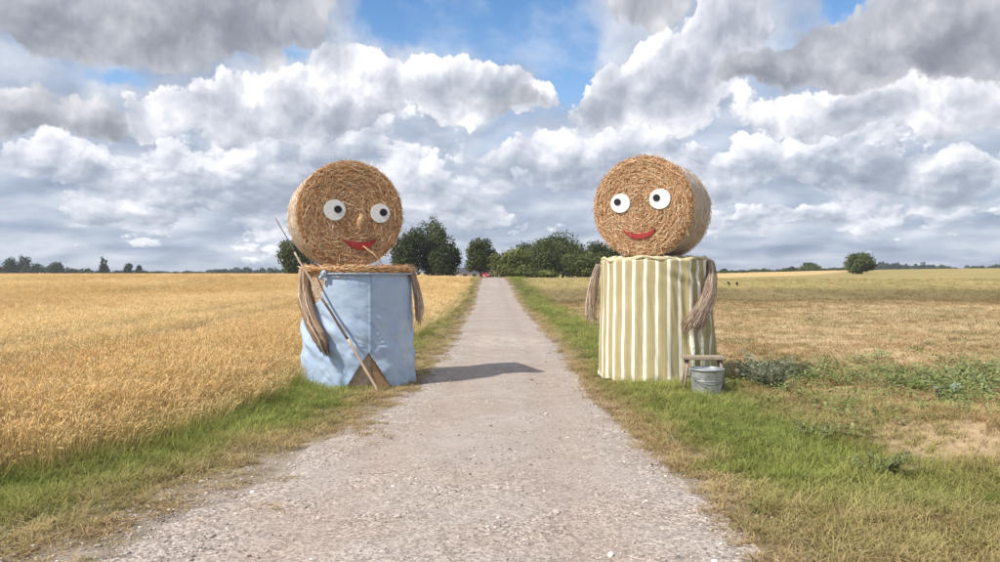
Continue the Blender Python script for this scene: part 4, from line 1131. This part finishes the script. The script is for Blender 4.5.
# ================================================================== trees
def crown_mesh(r, w, h, z0, lobes, n, ls, c0, c1, shape='round', gap=.0):
    """leaf-sized faces spread through overlapping clumps"""
    L = []
    for i in range(lobes):
        for _ in range(40):
            p = r.uniform(-1, 1, 3)
            if shape == 'cone':
                t = (p[2] + 1) / 2; ok = math.hypot(p[0], p[1]) < (1 - t) * .9 + .08
            else: ok = np.linalg.norm(p) < 1.0 and np.linalg.norm(p) > .25
            if ok: break
        if shape == 'round' and i < lobes * .4: a_ = r.uniform(0, 6.283); q_ = r.uniform(.30, .92); p = np.array([math.cos(a_) * q_, math.sin(a_) * q_, r.uniform(-1.0, -.35)])
        if shape == 'round' and i == 0: p = np.array([0., 0., -.1])
        s = (r.uniform(.28, .46) if i else .62) * (1 if shape != 'cone' else (.65 - .25 * p[2]))
        L.append((p[0] * (1 - s), p[1] * (1 - s), p[2] * (1 - s * .8), s, r.uniform(0, 1)))
    L = np.array(L); k = r.choice(lobes, n, p=L[:, 3] ** 2 / (L[:, 3] ** 2).sum()); u = unit(r.normal(0, 1, (n, 3))); rad = L[k, 3] * (1.06 - .55 * r.random(n) ** 2.2) * r.uniform(.75, 1.12, n)
    P = L[k, :3] + u * rad[:, None]
    P = P * np.array([w / 2, w / 2, h / 2]) + np.array([0, 0, z0 + h / 2])
    nrm = unit(u + r.normal(0, .55, (n, 3)) + np.array([0, 0, .25])); T = unit(np.cross(nrm, r.normal(0, 1, (n, 3)))); B = np.cross(nrm, T)
    s = ls * r.uniform(.6, 1.4, n)[:, None]
    V = np.stack([P - T * s * .5, P + B * s * .32 + nrm * s * .08, P + T * s * .5, P - B * s * .32 - nrm * s * .08], 1).reshape(-1, 3)
    Fc = np.arange(n * 4).reshape(n, 4)
    t = np.clip(L[k, 4] * .7 + r.normal(.15, .22, n), 0, 1)
    C = np.asarray(c0) + (np.asarray(c1) - np.asarray(c0)) * t[:, None]
    return V, Fc, np.repeat(C, 4, 0)
def trunk_mesh(r, h, rad, ntop, spread):
    parts = [tube([(0, 0, -.3), (r.normal(0, .05) * h * .2, r.normal(0, .05) * h * .2, h * .45), (r.normal(0, .12), r.normal(0, .12), h)], [rad * 1.25, rad * .8, rad * .35], 8)]
    for i in range(ntop):
        a = r.uniform(0, 6.283); t = r.uniform(.3, .8); q = spread * r.uniform(.5, .9)
        parts.append(tube([(0, 0, h * t), (math.cos(a) * q * .5, math.sin(a) * q * .5, h * (t + .22)), (math.cos(a) * q, math.sin(a) * q, h * (t + .35))], [rad * .45, rad * .3, rad * .12], 6))
    return join(parts)
DK0, DK1 = (.024, .042, .012), (.078, .105, .028)
MD0, MD1 = (.045, .070, .017), (.145, .170, .045)
LT0, LT1 = (.085, .115, .022), (.23, .245, .07)
def tree(name, label, px, top, base, wpx, Y, c0, c1, seed, n=5000, ls=.34, low=.12, lobes=22, shape='round', group=None):
    r = np.random.default_rng(seed); X = (px - 500) / F * Y; z = gz1(X, Y)
    ztop = CAM_Z - (top - 272) / F * Y; H = ztop - z; W = wpx / F * Y
    o = thing(name, label, 'tree', (X, Y, z), 0, group)
    v, f = trunk_mesh(r, H * .75, max(.09, H * .022), 6, W * .35); mk('trunk', v, f, M_BARK, o, True)
    v, f, c = crown_mesh(r, W * 1.08, H * (1 - low) * 1.03, H * low, lobes, n, ls, c0, c1, shape); mk('crown', v, f, M_LEAF, o, col=c, kind='stuff')
    return o
G1 = 'trees in the copse at the end of the track'
tree('leafy_tree', 'tall dark tree with a pale top just right of the straw man head', 433, 212, 277, 33, 130, DK0, MD1, 301, 9000, .36, .0, 30, group=G1)
tree('leafy_tree', 'dark tree half hidden behind the right side of the straw man head', 408, 222, 277, 50, 128, DK0, DK1, 302, 9000, .36, .0, 28, group=G1)
tree('leafy_tree', 'dark tree showing left of the straw man head above his shoulder', 296, 236, 276, 44, 132, DK0, MD1, 303, 8000, .36, .0, 26, group=G1)
tree('leafy_tree', 'low dark tree sloping down beside the small white house', 446, 238, 277, 34, 124, DK0, DK1, 305, 8000, .34, .0, 24, group=G1)
tree('leafy_tree', 'single round green tree left of where the track ends', 481, 234, 277, 34, 122, DK0, MD1, 306, 8000, .33, .10, 22, group=G1)
tree('leafy_tree', 'light green bushy tree straight behind the end of the track', 510, 246, 278, 50, 112, LT0, LT1, 307, 9000, .32, .0, 24, group=G1)
tree('leafy_tree', 'dark tree behind the light green bushy tree', 527, 242, 277, 44, 145, DK0, DK1, 308, 7500, .38, .0, 24, group=G1)
tree('leafy_tree', 'broad dark tree with the highest top right of the track', 563, 230, 278, 70, 138, DK0, MD1, 309, 14000, .38, .0, 36, group=G1)
tree('leafy_tree', 'mid green tree with a rounded top left of the striped woman', 543, 238, 278, 48, 126, DK0, MD1, 310, 9000, .34, .0, 26, group=G1)
tree('leafy_tree', 'mid green low tree touching the left edge of the striped dress', 588, 246, 279, 54, 112, MD0, MD1, 311, 10000, .31, .0, 28, group=G1)
tree('leafy_tree', 'dark tree close behind the left cheek of the striped woman', 604, 236, 278, 48, 130, DK0, DK1, 312, 9000, .36, .0, 26, group=G1)
tree('shrub', 'small yellow green shrub at the foot of the dark trees', 548, 268, 279, 26, 104, LT0, LT1, 313, 1800, .26, .0, 9)
tree('shrub', 'small green shrub beside the right edge of the track end', 523, 268, 279, 22, 104, MD0, LT1, 314, 1500, .26, .0, 8)
tree('leafy_tree', 'lone round tree standing in the pale field on the far right', 862, 250, 275, 35, 168, MD0, MD1, 319, 9000, .36, .03, 26)
G2 = 'small trees on the left horizon'
tree('leafy_tree', 'leftmost tree on the horizon at the picture edge', 9, 255.5, 273, 17, 420, DK0, DK1, 321, 1600, .9, .05, 12, group=G2)
tree('leafy_tree', 'open crowned tree second from the left on the horizon', 24, 253, 273, 16, 425, DK0, DK1, 322, 1100, .9, .10, 10, group=G2)
tree('leafy_tree', 'low rounded tree ending the clump at the left horizon', 56, 262, 273, 20, 415, DK0, DK1, 323, 1300, .9, .0, 10, group=G2)
tree('conifer_tree', 'pointed dark conifer alone on the left horizon', 103.5, 253, 273, 13, 410, DK0, DK1, 324, 1500, .8, .02, 16, 'cone', group=G2)
tree('leafy_tree', 'small round tree right of the pointed conifer on the horizon', 128, 261, 273, 12, 410, DK0, DK1, 325, 1000, .8, .03, 9, group=G2)
tree('leafy_tree', 'smallest tree right of the conifer on the left horizon', 139, 263.5, 273, 9, 410, DK0, DK1, 326, 800, .8, .03, 7, group=G2)
G3 = 'small trees on the right horizon'
tree('leafy_tree', 'pale green rounded tree in the far hedge right of the striped woman', 810, 262.5, 274, 26, 330, MD0, MD1, 331, 2200, .65, .0, 12, group=G3)
tree('conifer_tree', 'dark pointed tree in the far hedge left of the pale rounded tree', 791, 264, 274, 8, 335, DK0, DK1, 332, 900, .65, .02, 9, 'cone', group=G3)
tree('leafy_tree', 'small dark tree at the left end of the far right hedge', 724, 268.5, 275, 11, 330, DK0, DK1, 333, 800, .65, .0, 7, group=G3)

def woodland(name, label, spec, Y, c0, c1, ls, seed, dens=10):
    """a far wood that reads as one mass: leaf faces heaped along a ridge, tops in photo height"""
    r = np.random.default_rng(seed); V = []; Fc = []; C = []; o = 0
    xs = [q[0] for q in spec]; tops = [q[1] for q in spec]
    w = (xs[-1] - xs[0]) / F * Y; n = int(w / 3.4) + 1
    for i in range(n):
        px = xs[0] + (xs[-1] - xs[0]) * (i + r.uniform(.1, .9)) / n; top = np.interp(px, xs, tops) + r.uniform(-.8, 1.6)
        Yc = Y + r.uniform(-12, 12); X = (px - 500) / F * Yc; z = gz1(X, Yc); H = max(CAM_Z - (top - 272) / F * Yc - z, 1.2)
        v, f, c = crown_mesh(r, r.uniform(8, 14), H, 0, 7, int(dens * H * 5), ls, c0, c1)
        V.append(v + np.array([X, Yc, z])); Fc.append(f + o); C.append(c); o += len(v)
    mk(name, np.concatenate(V), np.concatenate(Fc), M_LEAF, col=np.concatenate(C), kind='stuff', label=label, cat='woodland')
woodland('distant_woodland', 'dark hedge and trees running along the left horizon', [(-60, 263), (0, 264), (40, 263), (70, 266), (90, 268), (115, 269), (160, 270.5)], 430, DK0, DK1, 1.0, 401)
woodland('distant_woodland', 'hazy low treeline between the conifer and the straw man', [(140, 270), (200, 269.5), (220, 267.5), (240, 267), (285, 267), (330, 267)], 620, DK0, DK1, 1.3, 402)
woodland('distant_woodland', 'bluish low treeline right of the striped woman', [(650, 268), (715, 270), (745, 269), (775, 268), (800, 267), (850, 267), (865, 268)], 560, MD0, MD1, 1.2, 403)
woodland('distant_woodland', 'blue grey wood right of the lone tree', [(872, 262), (890, 259.5), (905, 262), (925, 262.5), (942, 263.5), (950, 266), (965, 267)], 760, DK0, DK1, 1.6, 404)
woodland('distant_woodland', 'dark wood at the far right edge of the horizon', [(966, 266), (975, 264), (988, 264.5), (1000, 262), (1060, 260)], 640, DK0, DK1, 1.4, 405)
woodland('field_hedge', 'thin dark hedge along the top of the right field', [(700, 271.8), (780, 271.2), (850, 271.4)], 300, DK0, DK1, .6, 406, 14)

# ================================================================== small house and red car beyond the crest
def build_house():
    Y = 175; X = (468.5 - 500) / F * Y; z = gz1(X, Y)
    zb = CAM_Z - (279 - 272) / F * Y
    z = min(z, zb)
    o = thing('house', 'small white house with a dark roof between the trees left of the track', 'house', (X, Y, z), R(8))
    hw, hd = 2.4, 3.2; e0 = CAM_Z - (273.2 - 272) / F * Y - z; rg = CAM_Z - (267.6 - 272) / F * Y - z
    Mw = mottled('white_render', (.72, .68, .62), .08, 3, .85); Mr = mottled('dark_roof_tile', (.085, .085, .095), .25, 5, .8)
    v, f = bbox(-hw, hw, -hd, hd, -.5, e0); mk('wall', v, f, Mw, o)
    ov = .35; th_ = .14
    P = [(-hw - ov, -hd - ov, e0 - .05), (hw + ov, -hd - ov, e0 - .05), (hw + ov, hd + ov, e0 - .05), (-hw - ov, hd + ov, e0 - .05), (-hw - ov, 0, rg), (hw + ov, 0, rg)]
    Fr = [(0, 1, 5, 4), (2, 3, 4, 5), (0, 4, 3), (1, 2, 5), (0, 3, 2, 1)]
    rf = mk('roof', P, Fr, Mr, o)
    v, f = bbox(.9, 1.4, -.25, .25, rg - .6, rg + .55); mk('chimney', v, f, mottled('brick_chimney', (.25, .11, .08), .3, 4, .9), rf)
    Mg = mottled('dark_window_glass', (.03, .035, .04), .2, 3, .15, spec=.6)
    for x0 in (-1.5, .6):
        v, f = bbox(x0, x0 + .8, -hd - .03, -hd + .02, .55, min(1.5, e0 - .2)); wn = mk('window', v, f, Mg, o)
        v, f = join([bbox(x0 - .06, x0, -hd - .05, -hd + .01, .49, min(1.56, e0 - .14)), bbox(x0 + .8, x0 + .86, -hd - .05, -hd + .01, .49, min(1.56, e0 - .14)), bbox(x0, x0 + .8, -hd - .05, -hd + .01, .49, .55)])
        mk('window_frame', v, f, Mw, wn)
build_house()
def build_car():
    Y = 128; X = (487.2 - 500) / F * Y; z = gz1(X, Y)
    o = thing('car', 'small red car parked where the track meets the trees', 'car', (X, Y, z), R(-12))
    Mp, nt, out = mat_new('red_car_paint'); b = pbsdf(nt, out, (.46, .022, .030), .28, 0, .5); b.inputs['Coat Weight'].default_value = .6
    Mg = mottled('car_glass', (.025, .03, .035), .1, 3, .08, spec=.8); Mt = mottled('tyre_rubber', (.02, .02, .02), .2, 20, .9); Mw = mottled('wheel_rim', (.45, .45, .46), .1, 10, .4, .7)
    # lower body: outline along the car (front at -Y), narrowing at the nose
    side = [(-1.95, .32), (-1.98, .55), (-1.85, .78), (-1.0, .92), (1.55, .95), (1.92, .86), (1.95, .35)]
    def hull(prof, hw, taper):
        n = len(prof); V = []; 
        for s in (-1, 1):
            for y, zz in prof: V.append((s * hw * (1 - taper * abs(y) / 2 * .25), y, zz))
        Fc = [(i, (i + 1) % n, n + (i + 1) % n, n + i) for i in range(n)] + [tuple(range(n))[::-1], tuple(range(n, 2 * n))]
        bm = bmesh.new(); vv = [bm.verts.new(q) for q in V]; [bm.faces.new([vv[i] for i in q]) for q in Fc]
        bmesh.ops.recalc_face_normals(bm, faces=bm.faces); bmesh.ops.bevel(bm, geom=list(bm.edges), offset=.05, segments=2, affect='EDGES'); bm.verts.index_update()
        out_ = np.array([tuple(q.co) for q in bm.verts]), [tuple(q.index for q in p.verts) for p in bm.faces]; bm.free(); return out_
    v, f = hull(side, .84, .3); body = mk('body', v, f, Mp, o, True)
    v, f = hull([(-1.0, .90), (-.30, 1.42), (1.15, 1.44), (1.70, .93)], .74, .2); mk('cabin', v, f, Mp, o, True)
    v, f = join([([(-.62, -.965, .965), (.62, -.965, .965), (.54, -.36, 1.385), (-.54, -.36, 1.385)], [(0, 1, 2, 3)])]); v = v + np.array([0, -.035, .028]); mk('windscreen', v, f, Mg, o)
    for s in (-1, 1):
        v, f = bbox(s * .735 - .012, s * .735 + .012, -.35, 1.25, 1.0, 1.34, .008); mk('side_window', v, f, Mg, o)
        v, f = bbox(s * .58 - .15, s * .58 + .15, -1.97, -1.88, .60, .74, .03); mk('headlight', v, f, mottled('headlight_glass', (.75, .76, .78), .05, 9, .2), o)
        for y in (-1.25, 1.2):
            v, f = lathe([(.001, -.09), (.24, -.09), (.31, -.08), (.33, -.05), (.33, .05), (.31, .08), (.24, .09), (.001, .09)], 24); v = v[:, [2, 1, 0]]; v = v + np.array([s * .76, y, .33]); wh = mk('wheel', v, f, Mt, o, True)
            v, f = lathe([(.001, .098), (.19, .098), (.21, .085)], 20); v = v[:, [2, 1, 0]] * np.array([s, 1, 1]); v = v + np.array([s * .76, y, .33]); mk('rim', v, f, Mw, wh, True)
    v, f = bbox(-.26, .26, -2.02, -1.96, .42, .53, .008); mk('number_plate', v, f, M_WHITE, o)
build_car()
def build_birds():
    Mb = mottled('black_feathers', (.018, .018, .022), .3, 20, .6)
    for px, py, rz, lab in ((729, 284.6, 12, 'left of two tiny dark birds standing in the pale right field'), (737, 285.0, 165, 'right of two tiny dark birds standing in the pale right field')):
        lo, hi = 30.0, 140.0                                   # walk out along the sight line to the ground
        for Y in np.arange(45, 120, .5):
            X = (px - 500) / F * Y
            if CAM_Z - (py + 1.2 - 272) / F * Y < gz1(X, Y): break
        o = thing('bird', lab, 'bird', (X, Y, gz1(X, Y)), R(rz), 'birds in the right field')
        pr = [(.001, -.24), (.03, -.22), (.045, -.12), (.085, -.02), (.095, .06), (.07, .14), (.04, .17), (.048, .20), (.05, .225), (.03, .26), (.001, .275)]
        v, f = lathe(pr, 16); v = np.stack([v[:, 0], v[:, 2], v[:, 1] + .19 + .45 * np.maximum(v[:, 2], -.15)], 1); mk('body', v, f, Mb, o, True)
        v, f = tube([(0, .255, .31), (0, .33, .30)], [.014, .003], 6); mk('beak', v, f, Mb, o, True)
        for s in (-1, 1):
            v, f = tube([(s * .03, .02, .14), (s * .035, .03, 0)], .008, 5); mk('leg', v, f, Mb, o, True)
build_birds()

# ================================================================== thin summer haze
def build_haze():
    v, f = bbox(-2600, 2600, -80, 3200, -8, 16.0)
    m = bpy.data.materials.new('summer_haze'); m.use_nodes = True; nt = m.node_tree; nt.nodes.clear()
    out = nt.nodes.new('ShaderNodeOutputMaterial'); pv = nt.nodes.new('ShaderNodeVolumePrincipled')
    pv.inputs['Color'].default_value = (.86, .91, 1.0, 1); pv.inputs['Density'].default_value = HAZE; pv.inputs['Anisotropy'].default_value = .2
    nt.links.new(pv.outputs[0], out.inputs['Volume'])
    mk('haze', v, f, m, kind='stuff', label='thin bluish summer haze over the fields', cat='haze')
HAZE = 0.00028
build_haze()
